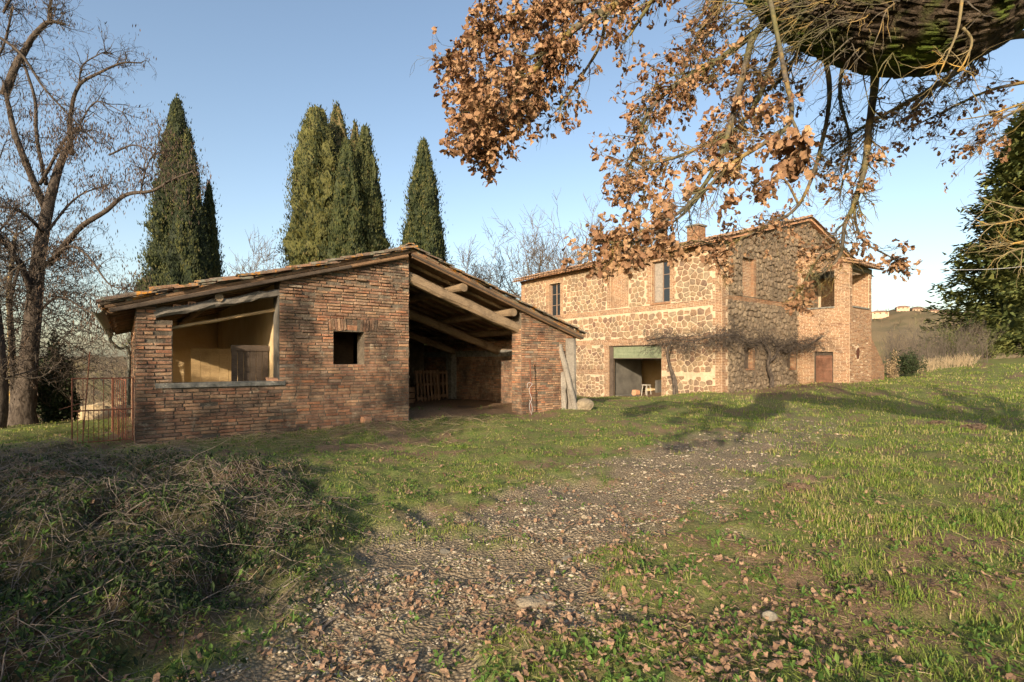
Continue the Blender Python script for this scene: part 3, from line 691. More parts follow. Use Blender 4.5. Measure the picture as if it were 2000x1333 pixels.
# ------------------------------------------------------------------ masonry pieces
THETA = math.atan2(EV[1], EV[0])
def unit_brick(seed, bev=(.03, .10)):
    r = np.random.default_rng(seed); V = []
    for (ix, iz, y) in ((.5, .5, .35), (.5, .5, -.55), (.5 - bev[0], .5 - bev[1], -1.0)):
        for sx, sz in ((-1, -1), (1, -1), (1, 1), (-1, 1)):
            j = .0 if y > 0 else 1.
            V.append((sx * ix + r.uniform(-.018, .018) * j, y + r.uniform(-.25, .25) * j, sz * iz + r.uniform(-.07, .07) * j))
    V = np.array(V); V[:, 2] += V[:, 0] * r.uniform(-.10, .10)
    F = []
    for k in range(2):
        for i in range(4): a, b = k * 4 + i, k * 4 + (i + 1) % 4; F.append((a, b, b + 4, a + 4))
    F.append((8, 9, 10, 11)); return V, np.array(F)
UB = [unit_brick(100 + i) for i in range(12)]
class Wallbits:
    """collects bricks and stones of one building, then builds the 300 largest in view as objects"""
    def __init__(s, root, loc, rz): s.root = root; s.loc = np.array(loc); s.c, s.s = math.cos(rz), math.sin(rz); s.b = []; s.st = {}
    def brick(s, c, U, V, N, w, h, p): s.b.append((np.array(c), np.array(U, float), np.array(V, float), np.array(N, float), w, h, p))
    def lay(s, O, U, V, N, iv, v0, v1, ch=.068, L=.28, proud=(.004, .014), jit=.012, wob=0., skip=0.0, rough=None):
        O, U, V, N = (np.array(a, float) for a in (O, U, V, N)); v = v0; k = 0
        while v < v1 - .02:
            h = ch * random.uniform(.93, 1.07)
            for (a, b) in iv(v + h / 2):
                if b - a < .04: continue
                x = a; first = True
                off = (k % 2) * L / 2 + random.uniform(-.03, .03)
                while x < b - .015:
                    l = L * random.choice((1, 1, .95, 1.04, .5)) if not first else max(.07, L - off)
                    first = False; l = min(l, b - x)
                    if b - x - l < .05: l = b - x
                    pr = random.uniform(*proud); sk = skip
                    if rough:
                        rg = rough(x, v); pr += abs(random.gauss(0, .012)) * rg; sk = skip + .05 * rg
                    if random.random() >= sk:
                        hh = h - .013 - abs(random.gauss(0, .003)) * (1 + (rough(x, v) if rough else 0)); ww = l - .016 - abs(random.gauss(0, .005))
                        c = O + U * (x + l / 2) + V * (v + h / 2 + wob * math.sin(x * 1.3)) 
                        s.brick(c, U, V, N, max(ww, .03), hh, pr)
                    x += l
            v += h; k += 1
    def world(s, c): return s.loc + np.array([c[0] * s.c - c[1] * s.s, c[0] * s.s + c[1] * s.c, c[2]])
    def finish_bricks(s, mat, n=300, stuff_name='brickwork'):
        if not s.b: return
        sc = []
        for (c, U, V, N, w, h, p) in s.b:
            q = s.world(c); vis = 1
            Nw = s.world(c + N * .01) - q; to = np.array([0, 0, CZ]) - q
            ang = Nw @ to / (np.linalg.norm(Nw) * np.linalg.norm(to)); px, py = PX(q)
            if ang < .05 or q[1] < .5 or not (0 < px < 2000 and 0 < py < 1333): vis = 0
            sc.append(vis * w * h * ang / q[1] ** 2 * getattr(s, 'bonus', lambda c: 1)(c))
        order = np.argsort(-np.array(sc)); nn = min(n, len(order))
        mes = []
        for V_, F_ in UB:
            me = bpy.data.meshes.new('brick'); me.from_pydata([tuple(v) for v in V_], [], [tuple(int(i) for i in f) for f in F_]); me.materials.append(mat); mes.append(me)
        for i in order[:nn]:
            c, U, V, N, w, h, p = s.b[i]; o = bpy.data.objects.new('brick', random.choice(mes)); COL.objects.link(o); o.parent = s.root
            X = U if np.cross(U, -N) @ V > 0 else -U
            M = Matrix((tuple(X), tuple(-N), tuple(V))).transposed().to_4x4(); M.translation = Vector(c)
            o.matrix_local = M @ Matrix.Diagonal((w, p, h, 1))
        g = Geo(); rest = [s.b[i] for i in order[nn:]]
        if rest:
            vi = RS.integers(0, 12, len(rest))
            A = np.array([np.stack([(U if np.cross(U, -N) @ V > 0 else -U) * w, -N * p, V * h], 1) for (c, U, V, N, w, h, p) in rest]); T = np.array([r_[0] for r_ in rest])
            for k in range(12):
                q = vi == k; g.inst(UB[k][0], UB[k][1], A[q], T[q], RS.random(q.sum()))
            tag(g.build(stuff_name, mat, s.root), kind='stuff')

def clip_poly(poly, n, d):
    """keep n.p <= d"""
    out = []; m = len(poly)
    for i in range(m):
        a, b = poly[i], poly[(i + 1) % m]; da, db = a[0] * n[0] + a[1] * n[1] - d, b[0] * n[0] + b[1] * n[1] - d
        if da <= 0: out.append(a)
        if (da < 0 < db) or (db < 0 < da):
            t_ = da / (da - db); out.append((a[0] + (b[0] - a[0]) * t_, a[1] + (b[1] - a[1]) * t_))
    return out
def parea(p): return .5 * sum(p[i][0] * p[(i + 1) % len(p)][1] - p[(i + 1) % len(p)][0] * p[i][1] for i in range(len(p)))
def stones(u0, u1, v0, v1, su, sv, gap, jit=.38, rects=(), halfs=(), seed=1, round_=True, vary=.0):
    """irregular masonry cells (shrunken Voronoi cells) in a wall rectangle"""
    r = random.Random(seed); rows = {}; v = v0 - sv; j = 0
    while v < v1 + sv:
        hh = sv * r.uniform(1 - vary, 1 + vary) if vary else sv
        u = u0 - su; row = []
        while u < u1 + su:
            uu = su * r.choice((.55, .8, 1, 1.2, 1.6)) * r.uniform(.85, 1.15); row.append((u + uu / 2, v + hh / 2 + r.uniform(-jit, jit) * sv)); u += uu
        rows[j] = row; v += hh; j += 1
    out = []
    for j_, row in rows.items():
        for i, (x, y) in enumerate(row):
            if not (u0 < x < u1 and v0 < y < v1): continue
            p = [(x - su * 1.6, y - sv * 1.6), (x + su * 1.6, y - sv * 1.6), (x + su * 1.6, y + sv * 1.6), (x - su * 1.6, y + sv * 1.6)]
            for jj in (j_ - 2, j_ - 1, j_, j_ + 1, j_ + 2):
                for (a, b) in rows.get(jj, ()):
                    if (a == x and b == y) or abs(a - x) > su * 2.4: continue
                    dx, dy = a - x, b - y; L = math.hypot(dx, dy); n = (dx / L, dy / L); p = clip_poly(p, n, n[0] * (x + a) / 2 + n[1] * (y + b) / 2 - gap * r.uniform(.3, .75))
                    if len(p) < 3: break
                if len(p) < 3: break
            if len(p) < 3: continue
            for n, d in [((1, 0), u1), ((-1, 0), -u0), ((0, 1), v1), ((0, -1), -v0)] + list(halfs):
                p = clip_poly(p, n, d)
                if len(p) < 3: break
            if len(p) < 3: continue
            ok = True
            for (a, b, c, d) in rects:
                cx = sum(q[0] for q in p) / len(p); cy = sum(q[1] for q in p) / len(p)
                if a < cx < b and c < cy < d: ok = False; break
                bx0, bx1 = min(q[0] for q in p), max(q[0] for q in p); by0, by1 = min(q[1] for q in p), max(q[1] for q in p)
                if bx1 > a and bx0 < b and by1 > c and by0 < d:
                    opt = [(a - cx, (1, 0), a), (cx - b, (-1, 0), -b), (c - cy, (0, 1), c), (cy - d, (0, -1), -d)]; m = max(opt); p = clip_poly(p, m[1], m[2])
                    if len(p) < 3: ok = False; break
            if not ok or len(p) < 3: continue
            q = [p[0]]
            for t_ in p[1:]:
                if math.hypot(t_[0] - q[-1][0], t_[1] - q[-1][1]) > .02: q.append(t_)
            p = q
            if len(p) < 3 or abs(parea(p)) < .002: continue
            if round_:
                q = []
                for i2 in range(len(p)):
                    a, b = p[i2], p[(i2 + 1) % len(p)]; k = r.uniform(.07, .2); q += [(a[0] + (b[0] - a[0]) * k, a[1] + (b[1] - a[1]) * k), (a[0] + (b[0] - a[0]) * (1 - k), a[1] + (b[1] - a[1]) * (1 - k))]
                p = q
            out.append(p)
    return out
def stone_solid(p, O, U, V, N, proud, bev, rr=None):
    """vertices and faces of one stone standing proud of the wall"""
    n = len(p); cx = sum(q[0] for q in p) / n; cy = sum(q[1] for q in p) / n; V_ = []
    sgn = 1 if np.cross(U, V) @ N > 0 else -1
    for k, (s_, h) in enumerate(((1, -.02), (1, proud * .45), (1 - bev, proud))):
        tl = (random.uniform(-.3, .3), random.uniform(-.3, .3)) if k == 2 else (0, 0)
        for (a, b) in p:
            hh = h * (1 + (random.uniform(-.35, .35) if k == 2 else 0)) + (tl[0] * (a - cx) + tl[1] * (b - cy)) * proud * 2.2
            V_.append(O + U * (cx + (a - cx) * s_) + V * (cy + (b - cy) * s_) + N * hh)
    V_.append(O + U * cx + V * cy + N * proud * random.uniform(1.0, 1.45))
    F = []
    for k in range(2):
        for i in range(n): F.append((k * n + i, k * n + (i + 1) % n, (k + 1) * n + (i + 1) % n, (k + 1) * n + i))
    for i in range(n): F.append((2 * n + i, 2 * n + (i + 1) % n, 3 * n))
    if sgn < 0: F = [tuple(reversed(f)) for f in F]
    return np.array(V_), F

def coppo(seed, seg=6):
    """half-round roof tile: x across (+-.5), y along slope (0..1), z up; tapered, with a lip"""
    r = np.random.default_rng(seed); V = []
    for (y, w, z) in ((0, .5, .05), (1, .40, -.05)):
        for i in range(seg + 1):
            a = math.pi * i / seg; V.append((-math.cos(a) * w, y, math.sin(a) * w * .62 + z))
    for i in range(seg + 1):
        a = math.pi * i / seg; V.append((-math.cos(a) * .40, 0.0, math.sin(a) * .40 * .52 + .03))
    V = np.array(V); V += r.normal(size=V.shape) * .012; n = seg + 1
    F = [(i, i + 1, n + i + 1, n + i) for i in range(seg)] + [(2 * n + i, 2 * n + i + 1, i + 1, i) for i in range(seg)]
    return V, np.array([tuple(reversed(f)) for f in F])
CO = [coppo(200 + i) for i in range(6)]
def roof_tiles(root, W_, planes, mat, n_parts, w=.21, L=.44, step=.35, stuff='roof_tiling', jit=.018):
    """planes: (O, Uacross, Vdown->up slope, N, length_u, length_v)"""
    rec = []
    for (O, U, V, N, lu, lv) in planes:
        O, U, V, N = (np.array(a, float) for a in (O, U, V, N)); nu = int(lu / w); nv = int(lv / step)
        for i in range(nu + 1):
            off = random.uniform(-.05, .05)
            for j in range(nv + 1):
                sk = random.gauss(0, .035)
                for conc in (0, 1):
                    u = i * w + (w / 2 if conc else 0) + random.gauss(0, .006); v = j * step + off * (not conc) - .04
                    if u > lu or (conc and u > lu - .05): continue
                    X = U * math.cos(sk) + V * math.sin(sk); Y = -U * math.sin(sk) + V * math.cos(sk)
                    c = O + U * u + V * v + N * ((.015 if conc else .05) + random.gauss(0, jit * .35))
                    rec.append((c, X * w * (.88 if conc else .86), Y * L, N * w * (-1 if conc else 1) * .9, conc))
    sc = []
    for (c, X, Y, Z, conc) in rec:
        q = W_.world(c); px, py = PX(q); sc.append((1 if not conc else .3) / np.linalg.norm(q - np.array([0, 0, CZ])) if 0 < px < 2000 else 0)
    order = np.argsort(-np.array(sc)); mes = []
    for V_, F_ in CO:
        me = bpy.data.meshes.new('roof_tile'); me.from_pydata([tuple(v) for v in V_], [], [tuple(int(i) for i in f) for f in F_]); me.materials.append(mat); mes.append(me)
    for i in order[:n_parts]:
        c, X, Y, Z, conc = rec[i]; o = bpy.data.objects.new('roof_tile', random.choice(mes)); COL.objects.link(o); o.parent = root
        M = Matrix((tuple(X), tuple(Y), tuple(Z))).transposed().to_4x4(); M.translation = Vector(c); o.matrix_local = M
    rest = [rec[i] for i in order[n_parts:]]; g = Geo()
    A = np.array([np.stack(r_[1:4], 1) for r_ in rest]); T = np.array([r_[0] for r_ in rest]); vi = RS.integers(0, 6, len(rest))
    for k in range(6): q = vi == k; g.inst(CO[k][0], CO[k][1], A[q], T[q], RS.random(q.sum()))
    tag(g.build(stuff, mat, root), kind='stuff')

# ------------------------------------------------------------------ the brick barn
ex, ey, ez = np.eye(3)
barn = empty('barn', (B0[0], B0[1], 0), THETA, 'low open-fronted brick barn with lichened tile roof and sloping timber beams', 'barn')
BW = Wallbits(barn, (B0[0], B0[1], 0), THETA)
def bro(x): return 4.08 - .292 * (5.2 - x) if x < 5.2 else 4.08 - .323 * (x - 5.2)
g = Geo(); T_ = .42
prism(g, [(0, -.5), (.54, -.5), (.54, 2.33), (.3, 2.33), (.3, bro(.3)), (0, bro(0))], 'y', 0, T_)
prism(g, [(.541, -.5), (2.35, -.5), (2.35, 1.1), (.541, 1.1)], 'y', .004, T_)
prism(g, [(2.351, -.5), (5.22, -.5), (5.22, 1.52), (2.351, 1.52)], 'y', 0, T_)
prism(g, [(2.351, 1.521), (3.45, 1.521), (3.45, 2.24), (2.351, 2.24)], 'y', 0, T_)
prism(g, [(4.13, 1.521), (5.22, 1.521), (5.22, 2.24), (4.13, 2.24)], 'y', 0, T_)
prism(g, [(2.351, 2.241), (5.22, 2.241), (5.22, bro(5.22)), (5.2, 4.08), (2.351, bro(2.35))], 'y', 0, T_)
o = g.build('front_wall', MT['barn_mortar'], barn)
g = Geo(); prism(g, [(8.61, -.5), (10.71, -.5), (10.71, bro(10.71)), (8.61, bro(8.61))], 'y', 0, T_)
g.build('front_wall', MT['barn_mortar'], barn)
# side, rear and cross walls
g = Geo()
for a, b in ((.421, .55), (2.3, 2.8), (4.9, 5.4), (7.3, 7.8), (8.7, 9.4)): box(g, 0, .3, a, b, 1.151, 2.08)
for k in range(1): box(g, .0, .3, .421, 9.4, -.9, 1.15)
box(g, 0, .3, .421, 9.4, 2.081, bro(0) - .05)
g.build('side_wall', MT['barn_mortar'], barn)
g = Geo(); box(g, 10.31, 10.70, .421, 9.4, -.5, bro(10.7) - .02); g.build('side_wall', MT['barn_mortar'], barn)
g = Geo(); prism(g, [(.3, -.9), (10.3, -.9), (10.3, bro(10.3)), (5.2, 4.08), (.3, bro(.3))], 'y', 9.05, 9.4); g.build('rear_wall', MT['barn_mortar'], barn)
g = Geo(); prism(g, [(.301, -.5), (2.349, -.5), (2.349, bro(2.35) - .05), (.301, bro(.3) - .05)], 'y', 8.7, 9.04); g.build('rear_room_wall', MT['ochre_plaster'], barn)
g = Geo(); prism(g, [(.421, -.5), (9.04, -.5), (9.04, bro(2.36) - .03), (.421, bro(2.36) - .03)], 'x', 2.36, 2.6)
g.build('partition_wall', MT['ochre_plaster'], barn)
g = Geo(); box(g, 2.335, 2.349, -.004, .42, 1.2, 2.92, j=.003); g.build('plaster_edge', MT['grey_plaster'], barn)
g = Geo(); prism(g, [(.421, -.5), (9.04, -.5), (9.04, bro(5.0) - .03), (.421, bro(5.0) - .03)], 'x', 4.9, 5.2); g.build('cross_wall', MT['barn_mortar'], barn)
g = Geo(); box(g, .301, 10.3, .421, 9.04, -.6, -.02 + .12); g.build('floor', m_simple('earth_floor', (.09, .07, .05), (.16, .125, .09), 5, .95, .02), barn)
g = Geo(); box(g, 3.0, 4.5, 1.7, 1.76, .1, 2.6, .3); g.build('inner_door', MT['brown_wood'], barn)
g = Geo(); box(g, .28, 2.46, -.045, .40, 1.105, 1.19, j=.006); o = g.build('sill', MT['old_concrete'], barn)
g = Geo(); box(g, 10.24, 10.305, .5, 9.0, 1.75, 1.97); g.build('ring_beam', MT['old_concrete'], barn)
g = Geo(); box(g, 10.0, 10.238, 6.2, 6.6, 0, 1.85); g.build('pilaster', MT['old_concrete'], barn)

def biv(v):
    out = []
    xl = max(0, (v - 2.56) / .292) if v > 2.56 else 0; xr = min(5.22, 5.2 + max(0, (4.08 - v)) / .323)
    if v < 1.10: out.append((0, 5.22))
    else:
        if v < 2.33: out.append((0, .54))
        elif v < 2.55: out.append((xl, .30))
        a = max(2.352, xl)
        if 1.52 < v < 2.24: out += [(a, 3.45), (4.13, 5.22)]
        elif 2.24 < v < 2.53: out += [(a, 3.34), (4.44, 5.22)]
        elif 1.10 <= v < 1.2: out.append((2.47, 5.22))
        elif a < xr: out.append((a, xr))
    return out
rough = lambda x, v: min(1.6, max(0, (v - 1.35) * .9)) if x > 2.2 else (1.3 if v > 1.2 else .5)
BW.lay((0, 0, 0), ex, ez, -ey, biv, -.25, 4.07, .0655, .285, (.006, .016), rough=rough, wob=.006)
for i, x in enumerate(np.arange(3.36, 4.42, .062)):
    if 3.68 < x < 3.98: continue
    a = (x - 3.89) * -.28; U = np.array([math.cos(a), 0, math.sin(a)]); V = np.array([-math.sin(a), 0, math.cos(a)])
    BW.brick((x + .03 + .13 * -math.sin(a), 0, 2.39), U, V, -ey, .052, .26, random.uniform(.012, .03))
BW.lay((3.72, -.0, 2.27), ex, ez, -ey, lambda v: [(0, .26)], 0, .25, .12, .26, (.004, .006))
def riv(v):
    xl = 8.61; xr = 10.71 if v < bro(10.71) else 5.2 + (4.08 - v) / .323
    return [(xl, xr)] if xr > xl else []
BW.lay((0, 0, 0), ex, ez, -ey, riv, -.2, 3.0, .0655, .285, (.006, .016), rough=lambda x, v: .8)
BW.lay((8.61, 0, 0), ey, ez, -ex, lambda v: [(0, .42)], -.2, 2.5, .0655, .285, (.006, .014), rough=lambda x, v: .5)
BW.lay((5.22, 0, 0), ey, ez, ex, lambda v: [(0, .42)], -.2, 4.0, .0655, .285, (.006, .014), rough=lambda x, v: .8)
BW.lay((10.31, 0, 0), ey, ez, -ex, lambda v: [(.43, 9.0)] if v < 1.74 else [(.43, 9.0)] if v > 1.98 else [], 0, 2.25, .0655, .285, (.004, .010))
BW.lay((0, 0, 0), ey, ez, -ex, lambda v: [(0, 9.4)] if (v < 1.15 or v > 2.08) else [(0, .55), (2.3, 2.8), (4.9, 5.4), (7.3, 7.8), (8.7, 9.4)], -.6, 2.45, .0655, .285, (.006, .014))
BW.finish_bricks(MT['barn_brick'], 300)

# roof of the barn
a1, a2 = math.atan(.292), math.atan(.323)
V1 = np.array([math.cos(a1), 0, math.sin(a1)]); N1 = np.array([-math.sin(a1), 0, math.cos(a1)])
V2 = np.array([-math.cos(a2), 0, math.sin(a2)]); N2 = np.array([math.sin(a2), 0, math.cos(a2)])
O1 = np.array([-.42, -.16, bro(-.42) + .05]); O2 = np.array([10.86, -.16, bro(10.86) + .05])
L1 = (5.2 + .42) / math.cos(a1); L2 = (10.86 - 5.2) / math.cos(a2)
for O, V, N, L, lab in ((O1, V1, N1, L1, 'left'), (O2, V2, N2, L2, 'right')):
    g = Geo(); pts = []
    for dz in (.0, .045):
        for (v_, y) in ((0, -.0), (L - .01, 0), (L - .01, 9.75), (0, 9.75)): q = O + V * v_ + N * dz + ey * y; pts.append(q)
    g.add(pts, [(3, 2, 1, 0), (4, 5, 6, 7)] + [(i, (i + 1) % 4, (i + 1) % 4 + 4, i + 4) for i in range(4)]); g.build('roof_deck', MT['brown_wood'], barn)
    # common rafters under the deck
    for k, y in enumerate(np.arange(.04, 9.5, .62)):
        g = Geo(); beam(g, O + V * .04 - N * .045 + ey * y, O + V * (L - .08) - N * .045 + ey * y, .075, .085, j=.004, n=5); g.build('rafter', MT['beam_wood'] if k % 3 else MT['brown_wood'], barn)
roof_tiles(barn, BW, [(O1 + N1 * .06 - ey * .03, ey, V1, N1, 9.7, L1 - .1), (O2 + N2 * .06 - ey * .03, ey, V2, N2, 9.7, L2 - .1)], MT['lichen_tile'], 300, w=.23, jit=.05)
g = Geo(); me = []
for k, y in enumerate(np.arange(-.18, 9.3, .37)):
    V_, F_ = CO[k % 6]; A = np.stack([ex * .27, ey * .43, ez * .26 + ey * .01], 1)[None]
    gg = Geo(); gg.inst(V_, F_, A, np.array([[5.2, y, 4.08 + .20 + random.gauss(0, .008)]]), np.array([random.random()])); gg.build('ridge_tile', MT['lichen_tile'], barn)
# verge boards and eave board
g = Geo(); beam(g, O1 + V1 * .05 - N1 * .055 - ey * .01, O1 + V1 * 4.35 - N1 * .055 - ey * .01, .03, .07, j=.003); g.build('verge_board', MT['dark_wood'], barn)
g = Geo(); beam(g, O2 + V2 * .0 - N2 * .03 - ey * .01, O2 + V2 * (L2 - .02) - N2 * .03 - ey * .01, .03, .05, j=.003); g.build('verge_board', MT['dark_wood'], barn)
for y in np.arange(.35, 9.3, .31):
    g = Geo(); beam(g, (-.40, y, bro(-.4) + .0), (.02, y, bro(.02) + .0), .07, .08, n=2, j=.003); g.build('eave_bracket', MT['brown_wood'], barn)
# gutter on the left eave
g = Geo(); n = 26; ys = np.linspace(-.2, 9.2, n); prof = [(math.cos(a), math.sin(a)) for a in np.linspace(math.pi, 2 * math.pi, 8)]
V_ = []
for rr in (.085, .078):
    for y in ys:
        for c_, s_ in prof: V_.append((-.52 + c_ * rr, y, 2.47 + s_ * rr - .004 * y))
m = len(prof); F = [(i * m + k, i * m + k + 1, (i + 1) * m + k + 1, (i + 1) * m + k) for i in range(n - 1) for k in range(m - 1)]
F += [tuple(n * m + q for q in reversed(f)) for f in F]; g.add(V_, F, .5); g.build('gutter', MT['gutter_metal'], barn, smooth=True)
g = Geo(); tube(g, spline([(-.52, 8.9, 2.36), (-.5, 8.9, 2.2), (-.3, 8.95, 1.98), (-.06, 9.0, 1.9), (-.06, 9.0, .2)], 14), .045, 8); g.build('downpipe', MT['gutter_metal'], barn, smooth=True)
# timbers
def logbar(name, A, B, r, mat, lump=.10, n=9, sides=12):
    g = Geo(); A = np.array(A, float); B = np.array(B, float); pts = [A + (B - A) * t_ + np.array([0, 0, math.sin(t_ * 7) * r * .12]) for t_ in np.linspace(0, 1, n)]
    tube(g, pts, r, sides, lump=lump); return g.build(name, mat, barn)
g = Geo(); beam(g, (.26, .07, 2.44), (2.46, .09, 3.02), .20, .15, n=14, j=.016); g.build('lintel_beam', MT['grey_wood'], barn)
g = Geo(); beam(g, (.5, .33, 2.20), (2.35, .33, 2.66), .09, .06, j=.004); g.build('lintel_board', MT['pale_wood'], barn)
logbar('purlin', (1.28, -.06, 2.80), (1.28, 9.0, 2.80), .075, MT['beam_wood'])
for i, x in enumerate((.38, .62, .85)):
    g = Geo(); V_ = []
    z0 = bro(x) - .19 + (.0 if i else -.03)
    for (a, b, c_) in ((-.05, .03, .0), (.05, .03, .0)): pass
    box(g, x - .07, x + .05, -.0, .3, z0, z0 + .075); box(g, x - .055, x - .015, -.004, 0.001, z0 + .018, z0 + .057, mi=1); box(g, x - .005, x + .037, -.004, .001, z0 + .018, z0 + .057, mi=1)
    g.build('hollow_brick', [MT['terracotta'], MT['dark_wood']], barn)
for k, (y, w_) in enumerate(((.17, .26), (3.4, .24), (6.4, .24))):
    g = Geo(); beam(g, (5.21, y, 3.62 - .03 * (k > 0)), (8.78 if k == 0 else 10.3, y, 2.44 if k == 0 else 1.93), .22, w_, n=12, j=.012); g.build('principal_rafter', MT['beam_wood'], barn)
logbar('purlin', (6.69, -.10, 3.46), (6.69, 9.0, 3.46), .11, MT['beam_wood'], .06)
logbar('purlin', (8.31, -.06, 2.92), (8.31, 9.0, 2.92), .11, MT['beam_wood'], .06)
logbar('purlin', (9.5, .5, 2.50), (9.5, 9.0, 2.50), .10, MT['beam_wood'], .06)
# stall doors inside the left bay
def plank_door(name, x0, x1, y, z0, z1, mat, n=5, rail=True, lab=None, rz=0):
    root = None; first = None; w = (x1 - x0) / n
    g = Geo(); box(g, x0, x1, y + .018, y + .045, z1 - .16, z1 - .05); box(g, x0, x1, y + .018, y + .045, z0 + .1, z0 + .2); o0 = g.build(name, mat, barn)
    if lab: o0['label'] = lab
    for i in range(n):
        g = Geo(); box(g, x0 + i * w + .004, x0 + (i + 1) * w - .004, y, y + .018 + random.uniform(-.003, .003), z0, z1 - random.uniform(0, .02)); o = g.build('plank', mat, barn); o.parent = o0
    g = Geo(); box(g, x0 - .01, x1 + .01, y - .028, y - .002, z1 - .12, z1); o = g.build('rail', mat, barn); o.parent = o0
    return o0
plank_door('stall_door', 1.62, 2.33, .9, .35, 1.93, MT['dark_wood'], 6, lab='dark weathered plank door')
plank_door('stall_door', 1.05, 2.0, 2.6, .3, 1.88, MT['pale_wood'], 5, lab='pale ochre plank door')
# a roof tile and rubbish on the sill
g = Geo(); V_, F_ = CO[1]; g.inst(V_, F_, np.stack([ey * .2 + ex * .02, ex * .4, ez * .2], 1)[None], np.array([[2.12, .08, 1.19]]), np.array([.4]))
o = g.build('loose_roof_tile', MT['terracotta']); o.parent = None; q = BW.world(np.array([0, 0, 0.])); o.location = q; o.rotation_euler = (0, 0, THETA); tag(o, 'single curved roof tile left on the right end of the barn sill', 'roof tile')

def bworld(x, y, z=0): return BW.world(np.array([x, y, z], float))
# pallets and timber stored in the right bay
def pallet(x, y, z, w, h, n, rz, label, tilt=.12):
    q = bworld(x, y, z); root = empty('pallet', tuple(q), THETA + rz, label, 'pallet'); root.rotation_euler[0] = -tilt
    for i in range(n):
        g = Geo(); a = -w / 2 + (w - .08) * i / (n - 1); box(g, a, a + .08, -.02, .0, 0, h, j=.003); g.build('slat', MT['brown_wood'], root)
    for z_ in (.08, h / 2, h - .12):
        g = Geo(); box(g, -w / 2, w / 2, .002, .09, z_, z_ + .09, j=.003); g.build('crossbar', MT['brown_wood'], root)
pallet(8.7, 5.6, .12, 1.0, 1.15, 7, .15, 'upright wooden pallet of thin slats, the left one in the dark barn bay')
pallet(9.6, 6.4, .12, .7, 1.1, 5, -.2, 'smaller upright pallet beside the concrete pilaster in the barn bay')
q = bworld(7.2, 5.2, .12); root = empty('crate', tuple(q), THETA + .1, 'low dark wooden box standing left of the pallets in the barn bay', 'crate')
for z_ in (0, .2, .4):
    for (a, b, c_, d) in ((-.6, .6, -.3, -.28), (-.6, .6, .28, .3), (-.6, -.58, -.279, .279), (.58, .6, -.279, .279)):
        g = Geo(); box(g, a, b, c_, d, z_, z_ + .17); g.build('board', MT['brown_wood'], root)
q = bworld(10.1, 1.7, .12); g = Geo(); tube(g, spline([(0, 0, 0), (.05, -.4, .7), (.12, -.9, 1.45)], 6), .02, 6)
tag(g.build('pole', MT['dark_wood'], None, None, True, tuple(q)), 'thin dark pole leaning on the inner right wall of the barn', 'pole')

# ------------------------------------------------------------------ gate beside the barn
def bar(g, A, B, r, sides=6): tube(g, [np.array(A, float), (np.array(A, float) + np.array(B, float)) / 2, np.array(B, float)], r, sides)
gq = bworld(-.85, 0); gzz = .20
gate = empty('iron_gate', (gq[0], gq[1], gzz), THETA, 'rusty iron bar gate closing the gap left of the brick barn', 'gate')
g = Geo()
for A, B in (((0, 0, 0), (0, 0, 1.11)), ((.81, 0, 0), (.81, 0, 1.11)), ((0, 0, 1.1), (.81, 0, 1.1)), ((0, 0, .56), (.81, 0, .56)), ((0, 0, .03), (.81, 0, .03))): bar(g, A, B, .012)
g.build('gate_frame', MT['rust'], gate)
for x in (.14, .28, .41, .54, .67): g = Geo(); bar(g, (x, 0, .57), (x, 0, 1.1), .006); g.build('bar', MT['rust'], gate)
for x in (.07, .14, .21, .28, .345, .41, .475, .54, .61, .67, .74): g = Geo(); bar(g, (x, 0, .03), (x, 0, .56), .006); g.build('bar', MT['rust'], gate)
g = Geo(); bar(g, (-.16, -.02, .60), (.14, -.02, .70), .006); g.build('latch', MT['rust'], gate)
q = bworld(-.72, -.03); g = Geo(); bar(g, (0, 0, -.05), (.10, 0, 1.55), .010); tag(g.build('iron_stake', MT['rust'], None, None, False, (q[0], q[1], .2)), 'tall thin iron stake leaning against the iron gate', 'stake').rotation_euler = (0, 0, THETA)
q = bworld(-.14, .5); g2_ = empty('iron_gate', (q[0], q[1], .15), THETA + math.pi / 2, 'narrow reddish iron gate folded back along the side of the barn', 'gate')
g = Geo()
for A, B in (((0, 0, 0), (0, 0, 1.1)), ((1.6, .22, 0), (1.6, .22, 1.1)), ((0, 0, 1.1), (1.6, .22, 1.1)), ((0, 0, .5), (1.6, .22, .5))): bar(g, A, B, .011)
g.build('gate_frame', MT['red_rust'], g2_)
for i in range(1, 7): g = Geo(); f = i / 7; bar(g, (1.6 * f, .22 * f, 0), (1.6 * f, .22 * f, 1.1), .006); g.build('bar', MT['red_rust'], g2_)
# ------------------------------------------------------------------ posts at the right corner of the barn
def post(px0, py0, px1, py1, Y0, Y1, r, label, cat='post', name='wooden_post', square=False, mat='grey_wood'):
    b = P(px0, py0, Y0); t_ = P(px1, py1, Y1); b[2] = gz(b[0], b[1]) - .05; g = Geo()
    if square: beam(g, (0, 0, 0), t_ - b, r * 2, r * 1.7, n=8, j=.012)
    else: tube(g, spline([np.zeros(3), (t_ - b) * .5 + np.array([.02, 0, 0]), t_ - b], 9), np.linspace(r * 1.05, r * .85, 9), 9, lump=.12)
    return tag(g.build(name, MT[mat], None, None, False, tuple(b)), label, cat)
post(1116, 800, 1114, 662, 15.2, 15.2, .15, 'thick upright weathered post against the right corner of the barn', square=True)
post(1124, 798, 1092, 674, 14.9, 15.1, .085, 'long round grey pole leaning across the thick post')
post(1102, 795, 1100, 727, 14.95, 15.1, .075, 'short weathered post stump left of the leaning pole', square=True)
post(1036, 806, 1035, 702, 14.0, 14.05, .018, 'thin rusty rod standing against the brick pier of the barn', 'rod', 'iron_rod', mat='rust')
b = P(1036, 800, 13.98); b[2] = gz(b[0], b[1]); g = Geo()
